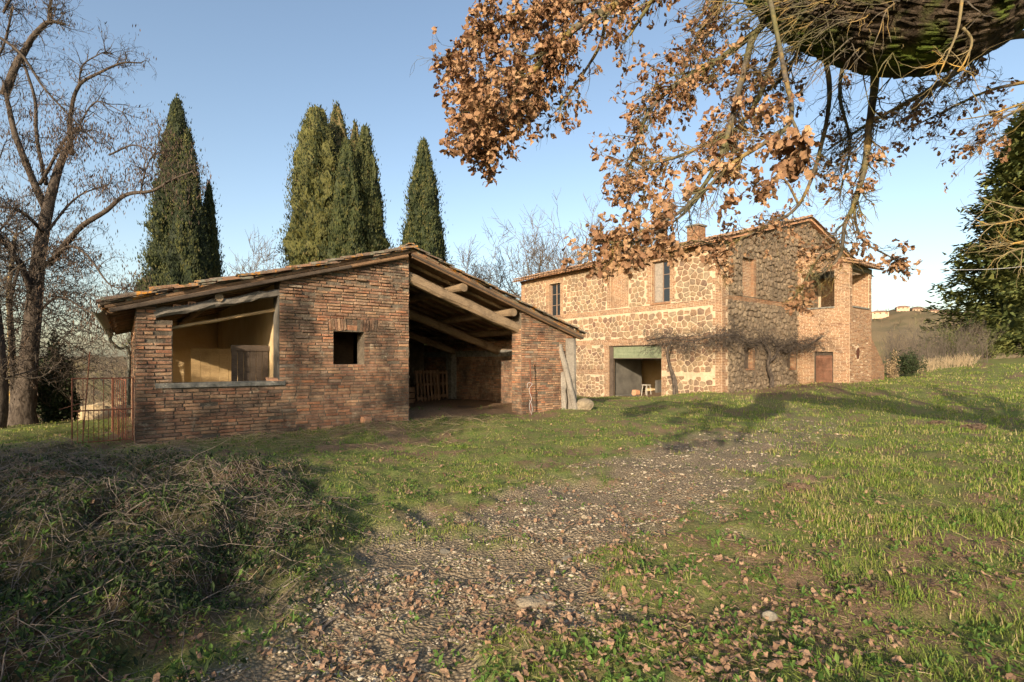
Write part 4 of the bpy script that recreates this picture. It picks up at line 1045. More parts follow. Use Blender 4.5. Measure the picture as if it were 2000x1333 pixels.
tube(g, spline([(0, 0, .05), (-.03, -.03, .3), (.03, -.02, .45), (-.04, .0, .7), (.05, 0, .86), (-.07, 0, .88), (-.09, 0, .74)], 24), .0045, 5); tube(g, spline([(.02, 0, 0), (.05, -.02, .2), (-.02, 0, .42)], 10), .004, 5)
tag(g.build('wire_loop', MT['wire'], None, None, True, tuple(b)), 'loose pale wire twisted round the rusty rod', 'wire')
def loosebrick(px, py, Y, sz, label, rz, mat='barn_brick', tilt=0):
    b = P(px, py, Y); z = gz(b[0], b[1]); g = Geo(); beam(g, (-sz[0] / 2, 0, sz[2] / 2), (sz[0] / 2, 0, sz[2] / 2), sz[1], sz[2], n=4, j=.008, rnd=.5)
    o = g.build('brick', MT[mat], None, None, False, (b[0], b[1], z)); o.rotation_euler = (tilt, 0, rz); return tag(o, label, 'brick')
loosebrick(715, 826, 11.35, (.19, .15, .15), 'squared pale block standing in the grass before the barn wall', .9, 'terracotta')
loosebrick(732, 827, 11.45, (.15, .11, .06), 'small loose red brick lying right of the squared block', .4)

# ------------------------------------------------------------------ the stone farmhouse
house = empty('farmhouse', (C0[0], C0[1], 0), THETA, 'two storey stone and brick farmhouse with a corner loggia and tiled roof', 'farmhouse')
HW = Wallbits(house, (C0[0], C0[1], 0), THETA)
WX, WY = 15.3, 13.34; EAV = 6.5; RX = 7.65; RZ = 8.55; a3 = math.atan((RZ - EAV) / RX)
T2 = .5
def wall_x(x0, x1, y0, y1, z0, z1, holes, mat, name='wall'):
    """wall slab in the y-z plane between x0 and x1 with rectangular holes"""
    g = Geo(); zs = sorted({z0, z1, *[h[2] for h in holes], *[h[3] for h in holes]})
    for a, b in zip(zs[:-1], zs[1:]):
        cur = y0
        for h in sorted(holes):
            if h[2] <= (a + b) / 2 <= h[3]:
                if h[0] > cur: box(g, x0, x1, cur, h[0], a, b)
                cur = h[1]
        if cur < y1: box(g, x0, x1, cur, y1, a, b)
    return g.build(name, mat, house)
def wall_y(y0, y1, x0, x1, z0, z1, holes, mat, name='wall', parent=None):
    g = Geo(); zs = sorted({z0, z1, *[h[2] for h in holes], *[h[3] for h in holes]})
    for a, b in zip(zs[:-1], zs[1:]):
        cur = x0
        for h in sorted(holes):
            if h[2] <= (a + b) / 2 <= h[3]:
                if h[0] > cur: box(g, cur, h[0], y0, y1, a, b)
                cur = h[1]
        if cur < x1: box(g, cur, x1, y0, y1, a, b)
    return g, name, mat
hsy = [(9.79, 10.75, 4.14, 6.01), (2.52, 3.51, 4.25, 6.17), (2.97, 6.2, -.6, 2.34)]   # y0 y1 z0 z1
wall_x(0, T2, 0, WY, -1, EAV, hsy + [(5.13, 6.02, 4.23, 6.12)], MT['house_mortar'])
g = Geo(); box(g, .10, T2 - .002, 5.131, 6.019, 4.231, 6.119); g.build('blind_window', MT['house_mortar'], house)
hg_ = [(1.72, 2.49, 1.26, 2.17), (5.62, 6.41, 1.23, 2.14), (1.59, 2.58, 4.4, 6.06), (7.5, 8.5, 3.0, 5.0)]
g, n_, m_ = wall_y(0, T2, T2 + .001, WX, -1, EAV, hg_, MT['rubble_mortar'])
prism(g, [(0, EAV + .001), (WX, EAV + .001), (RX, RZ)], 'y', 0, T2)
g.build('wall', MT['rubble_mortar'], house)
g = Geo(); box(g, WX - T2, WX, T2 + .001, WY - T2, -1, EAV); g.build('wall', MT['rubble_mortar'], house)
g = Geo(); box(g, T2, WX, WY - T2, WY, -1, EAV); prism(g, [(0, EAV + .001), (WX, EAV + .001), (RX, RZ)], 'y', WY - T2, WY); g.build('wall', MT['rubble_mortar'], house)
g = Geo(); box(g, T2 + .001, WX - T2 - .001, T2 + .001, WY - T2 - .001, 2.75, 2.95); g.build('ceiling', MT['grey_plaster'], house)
g = Geo(); box(g, T2 + .001, WX - T2 - .001, T2 + .001, WY - T2 - .001, -.6, -.17); g.build('floor', MT['old_concrete'], house)
# blind niche fill in the side wall and the brick filled window of the gable
g = Geo(); box(g, 1.59, 2.58, .16, T2 - .01, 4.4, 6.06); g.build('blind_window', MT['house_mortar'], house)
# stonework of the sunlit side. wall coordinate u = y
bands = [(0, WY, 3.93, 4.20), (0, WY, 2.42, 2.66), (6.2, WY, .92, 1.14), (0, 2.6, .92, 1.1), (0, WY, 6.30, 6.5)]
rects = [(0, .42, -1, 7), (12.95, WY, -1, 7)]
for a, b, c_, d in hsy: rects.append((a - .30, b + .30, c_ - (.0 if c_ < 0 else .02), d + .28))
rects.append((4.85, 6.3, 3.9, 6.4))
rects += [(a, b, c_, d) for a, b, c_, d in bands]
st = stones(.0, WY, -.6, 6.32, .30, .245, .034, .30, rects, seed=5, vary=.42)
ent = []
keep = []
for p in st:
    if random.random() < .07:
        cx = sum(q[0] for q in p) / len(p); cy = sum(q[1] for q in p) / len(p); w_ = max(q[0] for q in p) - min(q[0] for q in p); h_ = max(q[1] for q in p) - min(q[1] for q in p)
        for k in range(max(1, int(h_ * .75 / .066))):
            HW.brick((0, cx + random.uniform(-.02, .02), cy - h_ * .32 + k * .066 + .03), ey, ez, -ex, min(.26, w_ * .8), .05, .012)
    else: keep.append(p)
st = keep
def ent_add(polys, O, U, V, N, pr, bev, kind):
    for p in polys: ent.append((p, np.array(O, float), np.array(U, float), np.array(V, float), np.array(N, float), pr * random.uniform(.6, 1.3), bev, kind))
ent_add(st, (0, 0, 0), ey, ez, -ex, .024, .10, 0)
def area_px(e_):
    p, O, U, V, N = e_[:5]; cx = sum(q[0] for q in p) / len(p); cy = sum(q[1] for q in p) / len(p); q = HW.world(O + U * cx + V * cy); px, py = PX(q)
    w = HW.world(O + U * cx + V * cy + N * .01) - q; to = np.array([0, 0, CZ]) - q; ang = max(0, w @ to / .01 / np.linalg.norm(to))
    hid = 1125 > px and py > 640 + (px - 1018) * .1
    return abs(parea(p)) * ang / q[1] ** 2 * (0 if hid else 1)
ent.sort(key=lambda e_: -area_px(e_))
gs = Geo()
for i, e_ in enumerate(ent):
    V_, F_ = stone_solid(*e_[:7])
    if i < 300: g = Geo(); g.add(V_, F_, random.random()); g.build('stone', MT['house_stone'], house)
    else: gs.add(V_, F_)
tag(gs.build('stonework', MT['house_stone'], house), kind='stuff')
# rough rubble of the gable
rg = [(0, .42, -1, 7), (6.66, 9.36, -1, 6.85)] + [(a - .02, b + .18, c_ - .1, d + .12) for a, b, c_, d in hg_[:3]] + [(0, WX, 4.16, 4.36)]
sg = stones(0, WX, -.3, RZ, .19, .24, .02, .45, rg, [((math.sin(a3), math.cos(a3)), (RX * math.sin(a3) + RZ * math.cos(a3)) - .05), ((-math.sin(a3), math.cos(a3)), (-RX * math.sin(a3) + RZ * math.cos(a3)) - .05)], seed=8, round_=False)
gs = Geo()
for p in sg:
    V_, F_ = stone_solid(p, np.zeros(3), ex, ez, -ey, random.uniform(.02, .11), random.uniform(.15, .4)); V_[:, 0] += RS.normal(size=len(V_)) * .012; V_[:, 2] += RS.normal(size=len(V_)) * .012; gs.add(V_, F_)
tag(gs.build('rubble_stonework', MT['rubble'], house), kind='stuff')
# brickwork of the side: quoins, bands, surrounds, niche
def siv(v):
    out = [(0, .42 if int(v / .28) % 2 else .30), (12.95, WY)]
    hs = [(h[0], h[1], h[2], h[3]) for h in hsy]
    for a, b, c_, d in bands:
        if c_ < v < d:
            segs_ = [(max(a, .3), min(b, 12.95))]
            for h in hsy + [(5.13, 6.02, 4.23, 6.12)]:
                if h[2] < v < h[3]:
                    ns = []
                    for s_ in segs_:
                        if s_[0] < h[0]: ns.append((s_[0], min(s_[1], h[0])))
                        if s_[1] > h[1]: ns.append((max(s_[0], h[1]), s_[1]))
                    segs_ = ns
            return [(0, .30)] + segs_ + [(12.95, WY)]
    for h in hsy:
        if h[2] < v < h[3]:
            k = .26 + (.06 if int(v / .2) % 2 else 0); out += [(h[0] - k, h[0]), (h[1], h[1] + k)]
        elif h[3] <= v < h[3] + .26: out.append((h[0] - .28, h[1] + .28))
    if 4.23 < v < 6.12: out += [(4.88, 5.13), (6.02, 6.28)]
    elif 6.12 <= v < 6.30: out.append((4.88, 6.28))
    return [s_ for s_ in out if s_[1] > s_[0]]
HW.lay((0, 0, 0), ey, ez, -ex, siv, -.5, 6.46, .066, .28, (.004, .012))
HW.lay((.10, 5.13, 4.23), ey, ez, -ex, lambda v: [(0, .89)], 0, 1.89, .066, .28, (.003, .008))
HW.lay((1.59, .16, 4.4), ex, ez, -ey, lambda v: [(0, .99)], 0, 1.66, .066, .28, (.003, .010))
def giv(v):
    out = [(0, .42 if int(v / .28) % 2 else .28)]
    if 4.16 < v < 4.36: out = [(0, 6.6)]
    for h in hg_[:3]:
        if h[2] < v < h[3] + .1: out.append((h[1], h[1] + .16))
    return out
HW.lay((0, 0, 0), ex, ez, -ey, giv, -.3, 6.4, .066, .28, (.006, .016))
for h in hg_[:3]: HW.lay((h[1], .0, h[2]), ey, ez, -ex, lambda v: [(0.005, .16 if h[2] > 4 else .22)], 0, h[3] - h[2], .066, .28, (.003, .007))
for h in hsy[:2] + [(5.13, 6.02, 4.23, 6.12)]: HW.lay((0, h[1], h[2]), ex, ez, -ey, lambda v: [(.005, .15)], 0, h[3] - h[2], .066, .28, (.003, .007))
HW.lay((0, 6.2, -.4), ex, ez, -ey, lambda v: [(.005, .45)], 0, 2.7, .066, .28, (.003, .007))
# corbelled brick cornice under the eaves
g = Geo()
for k in range(2): box(g, -.05 - .05 * k, -.001, -.02, WY, EAV - .16 + .07 * k, EAV - .095 + .07 * k)
g.build('cornice', MT['house_brick'], house)
# loggia
LX0, LX1, LY = 6.68, 9.34, -2.26; tw = .32
def lrt(y): return 6.78 + (6.78 - 6.05) / 2.26 * y      # wall top under the lean-to roof
g = Geo()
prism(g, [(LY, -.2), (-.001, -.2), (-.001, 4.05), (LY, 4.05)], 'x', LX0, LX0 + tw) if False else None
for (a, b, z0, z1) in ((LY, -1.60, -.2, .5), (-.77, -.001, -.2, .5), (LY, -1.60, .5, 2.02), (-.77, -.001, .5, 2.02), (LY, -.001, 2.021, 4.05), (LY, -1.65, 4.051, 5.80), (-.18, -.001, 4.051, 5.80)):
    box(g, LX0, LX0 + tw, a, b, z0, z1)
prism(g, [(LY, 5.801), (-.001, 5.801), (-.001, lrt(0)), (LY, lrt(LY))], 'x', LX0, LX0 + tw)
g.build('loggia_wall', MT['house_mortar'], house)
g = Geo(); box(g, LX0 + tw + .001, LX1, LY, LY + tw, -.2, 4.03); box(g, LX1 - .33, LX1, LY, LY + tw, 4.031, 5.80); box(g, LX1 - tw, LX1, LY + tw + .001, -.001, -.2, 5.8)
g.build('loggia_wall', MT['house_mortar'], house)
g = Geo(); box(g, LX0 + tw + .001, LX1 + .03, LY - .02, LY + tw, 5.81, 6.02); g.build('lintel', MT['old_concrete'], house)
g = Geo(); box(g, LX0 + tw, LX1 - tw, LY + tw, -.001, 3.05, 3.2); g.build('loggia_floor', MT['old_concrete'], house)
g = Geo(); box(g, LX0 - .05, LX0 + tw + .03, -1.64, -.1, 4.052, 4.12); box(g, LX0 + tw + .031, LX1 - .33, LY - .05, LY + tw + .03, 4.052, 4.12); g.build('parapet_cap', MT['old_concrete'], house)
def liv(u):  # side, u = -y measured 0..2.26, coordinate v
    def f(v):
        top = lrt(-1)
        o = []
        if v < .5 or 2.02 < v < 4.05: o = [(0, 2.26)]
        elif v <= 2.02: o = [(0, .77), (1.60, 2.26)]
        elif v < 5.8: o = [(0, .18), (1.65, 2.26)]
        else:
            m = (6.78 - v) / ((6.78 - 6.05) / 2.26)
            if m > 0.03: o = [(0, min(2.26, m))]
        return o
    return f
HW.lay((LX0, 0, 0), -ey, ez, -ex, liv(0), .2, 6.75, .066, .28, (.003, .010))
def hole(x, v): return (x - 7.62) ** 2 / .09 + (v - 1.95) ** 2 / .12 < 1 + .4 * math.sin(9 * x + 7 * v)
def fiv(v):
    if v < 4.03:
        if 1.55 < v < 2.32:
            hw = .26 * math.sqrt(max(0, 1 - ((v - 1.95) / .38) ** 2)) * random.uniform(.7, 1.3); return [(LX0, 7.62 - hw), (7.62 + hw, LX1)]
        return [(LX0, LX1)]
    if v < 5.8: return [(LX0, LX0 + tw), (LX1 - .33, LX1)]
    return []
HW.lay((0, LY, 0), ex, ez, -ey, fiv, .3, 5.8, .066, .28, (.004, .012), rough=lambda x, v: 1.0 if v < 2.6 else .2)
HW.lay((LX1 - .33, LY, 4.1), ey, ez, -ex, lambda v: [(0.01, .33)], 0, 1.7, .066, .28, (.003, .008))
HW.lay((LX1 - tw, LY + tw, 4.1), ey, ez, -ex, lambda v: [(0.0, 1.8)], -.8, 1.7, .066, .28, (.003, .008))
g = Geo(); rock_mesh(g, (.24, .03, .33), (7.62, LY - .004, 1.95), 1, .5, 4); g.build('wall_cavity', m_simple('cavity', (.05, .02, .012), (.12, .05, .03), 14, .95, .03), house)
HW.lay((0, -1.75, 0), ex, ez, -ey, lambda v: [(LX1 + .01, min(12.75, LX1 + (4.05 - v) * 3.41 / 2.72))] if v > 1.33 else [(LX1 + .01, 12.75)], .2, 3.9, .066, .28, (.004, .012))
HW.bonus = lambda c: 1.0
HW.finish_bricks(MT['house_brick'], 300)
# loggia roof and stair
sl_ = math.atan((6.78 - 6.05) / 2.26); Vl = np.array([0, math.cos(sl_), math.sin(sl_)]); Nl = np.array([0, -math.sin(sl_), math.cos(sl_)])
Ol = np.array([LX0 - .12, LY - .38, lrt(LY - .38) + .02])
g = Geo(); pts = [Ol + ex * u + Vl * v + Nl * dz for dz in (0, .07) for (u, v) in ((0, 0), (3.15, 0), (3.15, 2.72), (0, 2.72))]
g.add(pts, [(3, 2, 1, 0), (4, 5, 6, 7)] + [(i, (i + 1) % 4, (i + 1) % 4 + 4, i + 4) for i in range(4)]); g.build('loggia_roof_deck', MT['brown_wood'], house)
g = Geo(); prism(g, [(LX1 + .0, -.4), (12.75, -.4), (12.75, 1.33), (LX1 + .0, 4.05)], 'y', -1.75, -1.4); g.build('stair_parapet', MT['barn_mortar'], house)
g = Geo()
for k in range(11): box(g, LX1 + .1 + k * .3, LX1 + .4 + k * .3 - .001, -1.399, -.4, -.3, 3.2 - k * .26)
g.build('stair', MT['old_concrete'], house)
# doors of the loggia and the gable
g = Geo(); box(g, 7.5, 8.5, .2, .24, 3.0, 5.0); g.build('upper_door', MT['dark_wood'], house)
hd = Geo(); box(hd, LX0 + .05, LX0 + .11, -1.60, -.77, .9, 2.02); ho = empty('lower_door', (0, 0, 0)); ho.parent = house; ho['label'] = 'reddish old plank door standing crooked in its opening'
for i in range(5):
    g = Geo(); y0 = -1.54 + i * .145; box(g, LX0 + .06, LX0 + .09, y0, y0 + .14, .42, 1.86 - random.uniform(0, .02) , j=.004); g.build('plank', MT['red_wood'], ho)
for z_ in (.7, 1.15, 1.7): g = Geo(); box(g, LX0 + .035, LX0 + .059, -1.55, -.80, z_, z_ + .09, j=.003); g.build('rail', MT['red_wood'], ho)
ho.rotation_euler = (.0, 0, 0)
g = Geo(); box(g, LX0 + .02, LX0 + .14, -.83, -.771, .4, 2.0); box(g, LX0 + .02, LX0 + .14, -1.599, -1.56, .4, 2.0); g.build('door_frame', MT['dark_wood'], house)
g = Geo(); box(g, LX0 + .13, LX0 + .30, -1.599, -.771, .4, 2.02); g.build('door_backing', MT['dark_wood'], house)
for h in hg_[:2]:
    g = Geo(); box(g, h[0], h[1], .23, .27, h[2], h[3]); g.build('window_shutter', MT['dark_wood'], house)
    g = Geo(); box(g, h[0] - .1, h[1] + .1, -.03, .3, h[2] - .07, h[2] + .0); g.build('window_sill', MT['house_brick'], house)
# tall side windows
def sash(h, left_shutter):
    y0, y1, z0, z1 = h; x = .16; g = Geo()
    for a, b, c_, d in ((y0, y0 + .06, z0, z1), (y1 - .06, y1, z0, z1), (y0 + .061, y1 - .061, z0, z0 + .06), (y0 + .061, y1 - .061, z1 - .06, z1)): box(g, x, x + .08, a, b, c_, d)
    f = g.build('window', MT['window_wood'], house); f['label'] = 'tall old casement window'
    ym = (y0 + y1) / 2
    for k, (a, b) in enumerate(((y0 + .06, ym), (ym, y1 - .06))):
        if left_shutter and k == 1:
            g = Geo(); box(g, x + .01, x + .04, a + .01, b - .005, z0 + .07, z1 - .07)
            for q in range(3):
                zz = z0 + .10 + q * (z1 - z0 - .2) / 3; g2 = Geo(); box(g2, x - .004, x + .009, a + .06, b - .06, zz + .06, zz + (z1 - z0 - .2) / 3 - .03); o = g2.build('shutter_panel', MT['shutter_wood'], f)
            g.build('shutter', MT['shutter_wood'], f); continue
        g = Geo(); box(g, x + .04, x + .05, a + .04, b - .04, z0 + .06, z1 - .06); g.build('pane', MT['glass'], f)
        g = Geo()
        for c_, d in ((a, a + .04), (b - .04, b)): box(g, x + .02, x + .07, c_, d, z0 + .061, z1 - .061)
        for q in (1, 2): zz = z0 + (z1 - z0) * q / 3; box(g, x + .03, x + .06, a + .041, b - .041, zz, zz + .03)
        g.build('sash', MT['window_wood'], f)
    g = Geo(); box(g, -.05, .3, y0 - .05, y1 + .05, z0 - .07, z0 - .002); g.build('window_sill', MT['house_brick'], house)
    g = Geo(); box(g, .45, .47, y0, y1, z0, z1); g.build('window_backing', MT['dark_wood'], house)
sash(hsy[0], False); sash(hsy[1], True)
# garage opening
for k in range(9):
    g = Geo(); z_ = 1.73 + k * .067; box(g, .14, .165, 2.99, 5.96, z_, z_ + .062, j=.002); g.build('shutter_slat', MT['green_shutter'], house)
g = Geo(); box(g, .10, .20, 2.972, 2.99, -.3, 2.3); box(g, .10, .20, 5.961, 6.198, -.3, 2.3); box(g, .12, .2, 2.991, 5.96, 1.69, 1.728); box(g, .09, .2, 2.972, 6.198, 2.301, 2.339); g.build('shutter_frame', MT['dark_wood'], house)
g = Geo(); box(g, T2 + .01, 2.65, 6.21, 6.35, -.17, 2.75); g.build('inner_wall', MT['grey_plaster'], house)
g = Geo(); box(g, 4.6, 4.8, .6, 9.0, -.17, 2.75); g.build('inner_wall', MT['ochre_plaster'], house)
g = Geo(); box(g, T2 + .01, 4.59, 1.4, 1.55, -.17, 2.75); g.build('inner_wall', MT['ochre_plaster'], house)
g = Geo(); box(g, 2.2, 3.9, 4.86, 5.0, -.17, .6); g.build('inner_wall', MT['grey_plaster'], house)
def hworld(x, y, z=0): return HW.world(np.array([x, y, z], float))
q = hworld(1.3, 5.5, -.17); g = Geo(); beam(g, (-.16, 0, .14), (.16, 0, .14), .26, .28, n=3, j=.01, rnd=.3)
o = g.build('box', MT['terracotta'], None, None, False, tuple(q)); o.rotation_euler = (0, 0, THETA); tag(o, 'small reddish box on the floor inside the garage opening', 'box')
q = hworld(1.5, 5.0, -.17); root = empty('stool', tuple(q), THETA, 'small pale battered stool standing inside the garage opening', 'stool')
g = Geo(); box(g, -.16, .16, -.16, .16, .52, .57); g.build('seat', MT['white_thing'], root)
for sx in (-1, 1):
    for sy in (-1, 1): g = Geo(); tube(g, [(sx * .12, sy * .12, .52), (sx * .15, sy * .15, .26), (sx * .17, sy * .17, 0)], .022, 6); g.build('leg', MT['white_thing'], root)
# main roof
Va = np.array([math.cos(a3), 0, math.sin(a3)]); Na = np.array([-math.sin(a3), 0, math.cos(a3)]); Vb = np.array([-math.cos(a3), 0, math.sin(a3)]); Nb = np.array([math.sin(a3), 0, math.cos(a3)])
ov = .42; ze = EAV - ov * math.tan(a3) + .03; Lr = (RX + ov) / math.cos(a3)
for O, V, N in ((np.array([-ov, -.22, ze]), Va, Na), (np.array([WX + ov, -.22, ze]), Vb, Nb)):
    g = Geo(); pts = [O + ey * u + V * v + N * dz for dz in (0, .09) for (u, v) in ((0, 0), (WY + .4, 0), (WY + .4, Lr - .01), (0, Lr - .01))]
    g.add(pts, [(3, 2, 1, 0), (4, 5, 6, 7)] + [(i, (i + 1) % 4, (i + 1) % 4 + 4, i + 4) for i in range(4)]); g.build('roof_deck', MT['terracotta'], house)
MT['house_tile'] = m_masonry('house_tile', [(0, (.42, .24, .14)), (.4, (.34, .20, .13)), (.8, (.48, .30, .19)), (1, (.25, .17, .12))], dk=.4, pale=(.45, .40, .30), pk=.5, bumpd=.01, big=2.2)
roof_tiles(house, HW, [(np.array([-ov - .06, -.24, ze]) + Na * .10, ey, Va, Na, WY + .4, Lr), (np.array([WX + ov, -.24, ze]) + Nb * .10, ey, Vb, Nb, WY + .4, Lr), (Ol + Nl * .08, ex, Vl, Nl, 3.15, 2.6)], MT['house_tile'], 300, w=.23, jit=.03)
g = Geo()
for k, y in enumerate(np.arange(-.28, WY, .37)): V_, F_ = CO[k % 6]; g.inst(V_, F_, np.stack([ex * .27, ey * .43, ez * .26], 1)[None], np.array([[RX, y, RZ + .22]]), np.array([random.random()]))
g.build('ridge_tiling', MT['house_tile'], house)
# chimney
ch = empty('chimney', (1.4, 2.1, 0)); ch.parent = house
cg = Geo(); box(cg, -.29, .29, -.29, .29, 6.6, 7.72); cg.build('stack', MT['house_brick'], ch)
cg = Geo(); box(cg, -.35, .35, -.35, .35, 7.721, 7.80, j=.01); cg.build('cap', MT['old_concrete'], ch)
CWB = Wallbits(ch, hworld(1.4, 2.1, 0), THETA)
CWB.lay((-.29, .29, 6.7), -ey, ez, -ex, lambda v: [(0, .58)], 0, 1.0, .066, .25, (.008, .02)); CWB.lay((-.29, -.29, 6.7), ex, ez, -ey, lambda v: [(0, .58)], 0, 1.0, .066, .25, (.008, .02))
CWB.finish_bricks(MT['house_brick'], 60)

# overhead cable from the loggia corner to the conifer
a_, b_ = P(1703, 520, 24.8), P(2100, 505, 36); g = Geo(); n = 30; pts = [a_ + (b_ - a_) * t_ - np.array([0, 0, math.sin(t_ * math.pi) * .45]) for t_ in np.linspace(0, 1, n)]
pts = np.array(pts); tube(g, pts - a_, .012, 5); g.build('cable', MT['wire'], None, None, True, tuple(a_)); tag(bpy.data.objects['cable'], 'thin pale overhead cable from the loggia corner to the conifer', 'cable')

# houses on the far hill
FH = [(1718, 619, 27, 9, 'pinkish far house at the left end of the hilltop row'), (1762, 617, 20, 7, 'low far house with two roofs, second from the left on the hilltop'), (1790, 613, 15, 8, 'taller far house beside the second one on the hilltop'),
      (1822, 614, 17, 8, 'far hilltop house between two dark round trees'), (1850, 615, 20, 8, 'cream far house right of the dark trees on the hilltop'), (1868, 611, 19, 9, 'higher cream far house with a wide flat roof on the hilltop'), (1905, 608, 19, 8, 'rightmost far house beside the tall conifer')]
for px, py, wpx, hpx, lab in FH:
    Yd = 400.; p = P(px, py, Yd); zg = gz(p[0], p[1]); ztop = p[2]; w = wpx * Yd / 1000; h = hpx * Yd / 1000 * .6
    ztop = zg + h + 1.0; r = empty('far_house', (p[0], p[1], zg - .2), -.5, lab, 'house', 'houses on the far hilltop')
    zg2 = zg - .2
    g = Geo(); box(g, -w / 2, w / 2, -4, 4, min(-3, zg - zg2 - 1), h); g.build('wall', MT['far_wall'], r)
    g = Geo(); V_ = [(-w / 2 - .8, -4.8, h + .01), (w / 2 + .8, -4.8, h + .01), (w / 2 + .8, 4.8, h + .01), (-w / 2 - .8, 4.8, h + .01), (-w / 4, 0, h + 1.5), (w / 4, 0, h + 1.5)]
    g.add(V_, [(3, 2, 1, 0), (0, 1, 5, 4), (2, 3, 4, 5), (1, 2, 5), (3, 0, 4)]); g.build('roof', MT['far_roof'], r)
    for k in range(3):
        g = Geo(); x = -w / 2 + w * (k + .5) / 3; box(g, x - .5, x + .5, -4.06, -3.99, h * .35, h * .75); g.build('window', MT['dark_wood'], r)
# ------------------------------------------------------------------ trees and shrubs
class Br:
    def __init__(s): s.A = []; s.B = []; s.ra = []; s.rb = []; s.tips = []; s.nodes = []
    def grow(s, p, d, L, r, lev, rn, n=5, curl=.16, up=.06, kids=(3, 5), ratio=.62, ang=(.45, 1.0), minr=.004, tipk=.35):
        p = np.array(p, float); d = np.array(d, float); d /= np.linalg.norm(d); st = L / n; pts = [p.copy()]; ds = [d]
        for i in range(n):
            d = d + np.array([rn.gauss(0, curl), rn.gauss(0, curl), rn.gauss(0, curl) + up]); d /= np.linalg.norm(d)
            q = p + d * st; a = r * (1 - (1 - tipk) * i / n); b = r * (1 - (1 - tipk) * (i + 1) / n)
            s.A.append(p); s.B.append(q + d * st * .03); s.ra.append(max(a, minr * .5)); s.rb.append(max(b, minr * .5)); p = q; pts.append(p); ds.append(d)
        if lev <= 0: s.tips.append((p, d)); return
        s.nodes += pts[1:]
        for k in range(rn.randint(*kids) if isinstance(kids, tuple) else kids):
            t_ = rn.uniform(.25, 1.0); i = min(n - 1, int(t_ * n)); f = t_ * n - i; o = pts[i] * (1 - f) + pts[i + 1] * f; dd = ds[i + 1]
            a = rn.uniform(*ang); ax = np.cross(dd, [rn.gauss(0, 1), rn.gauss(0, 1), rn.gauss(0, 1)]); ax /= np.linalg.norm(ax) + 1e-9
            nd = dd * math.cos(a) + ax * math.sin(a); nd[2] += up
            s.grow(o, nd, L * ratio * rn.uniform(.65, 1.15), max(minr, r * (1 - (1 - tipk) * t_) * .62), lev - 1, rn, max(3, n - 1), curl * 1.15, up, kids, ratio, ang, minr, tipk)
        s.grow(p, ds[-1], L * ratio, max(minr, r * tipk), lev - 1, rn, max(3, n - 1), curl, up, kids, ratio, ang, minr, tipk)
    def geo(s, g, thick=.03, mi=0):
        A = np.array(s.A); B = np.array(s.B); ra = np.array(s.ra); rb = np.array(s.rb); big = ra > thick
        segs(g, A[big], B[big], ra[big], rb[big], 7, None, mi); segs(g, A[~big], B[~big], ra[~big], rb[~big], 3, None, mi)

def bare_tree(px, py_top, Y, spread, seed, label, levels=5, group='bare trees behind the buildings', trunk_r=.17, lean=0, name='bare_tree', low=.28):
    rn = random.Random(seed); p = P(px, HOR, Y); z = gz(p[0], p[1]); top = P(px, py_top, Y)[2]; Ht = top - z
    root = empty(name, (p[0], p[1], z), 0, label, 'tree', group)
    g = Geo(); tr = spline([(0, 0, -.3), (lean * .2, 0, Ht * low * .6), (lean * .4, .1, Ht * low * 1.4), (lean * .6, 0, Ht * .62)], 10); tube(g, tr, np.linspace(trunk_r, trunk_r * .45, 10), 8, lump=.06); g.build('trunk', MT['bark'], root, smooth=True)
    b = Br()
    for k in range(13):
        f = rn.uniform(.34, 1.0); i = int(f * 9); o = tr[i]; a = k * 2.4 + rn.uniform(-.4, .4)
        e_ = rn.uniform(.35, 1.1); d = np.array([math.cos(a) * math.cos(e_) * spread, math.sin(a) * math.cos(e_) * spread, math.sin(e_)])
        b.grow(o, d, Ht * .27 * rn.uniform(.8, 1.2) * (1.25 - .5 * f), trunk_r * .42, levels - 2, rn, 4, .19, .07, (3, 5), .66, minr=.017 * Y / 40)
    b.grow(tr[-1], (0, 0, 1), Ht * .2, trunk_r * .42, levels - 2, rn, 5, .15, .05, (4, 5), .66, minr=.017 * Y / 40)
    g = Geo(); b.geo(g, .05); g.build('crown', MT['twig'], root); return root
bare_tree(492, 470, 46, 1.1, 21, 'bare grey tree in the gap just right of the left cypresses')
bare_tree(545, 478, 50, 1.1, 22, 'lower bare tree touching the left edge of the middle cypress clump')
bare_tree(910, 484, 44, 1.1, 23, 'bare tree rising over the right slope of the barn roof')
bare_tree(975, 482, 47, 1.1, 24, 'bare tree between the barn roof and the taller pair of bare trees')
bare_tree(1052, 415, 46, .9, 25, 'tall dark bare tree behind the left end of the farmhouse roof', trunk_r=.24)
bare_tree(1128, 390, 50, .9, 26, 'tallest bare tree, brownish, right behind the farmhouse eaves', trunk_r=.24)
bare_tree(1205, 440, 54, 1.0, 27, 'bare tree behind the bright oak leaves above the farmhouse roof')
bare_tree(1265, 455, 56, 1.0, 28, 'low bare tree behind the farmhouse roof, left of the chimney')
bare_tree(262, 562, 40, 1.3, 29, 'low bare tree showing left of the left cypresses over the barn eave', trunk_r=.1)

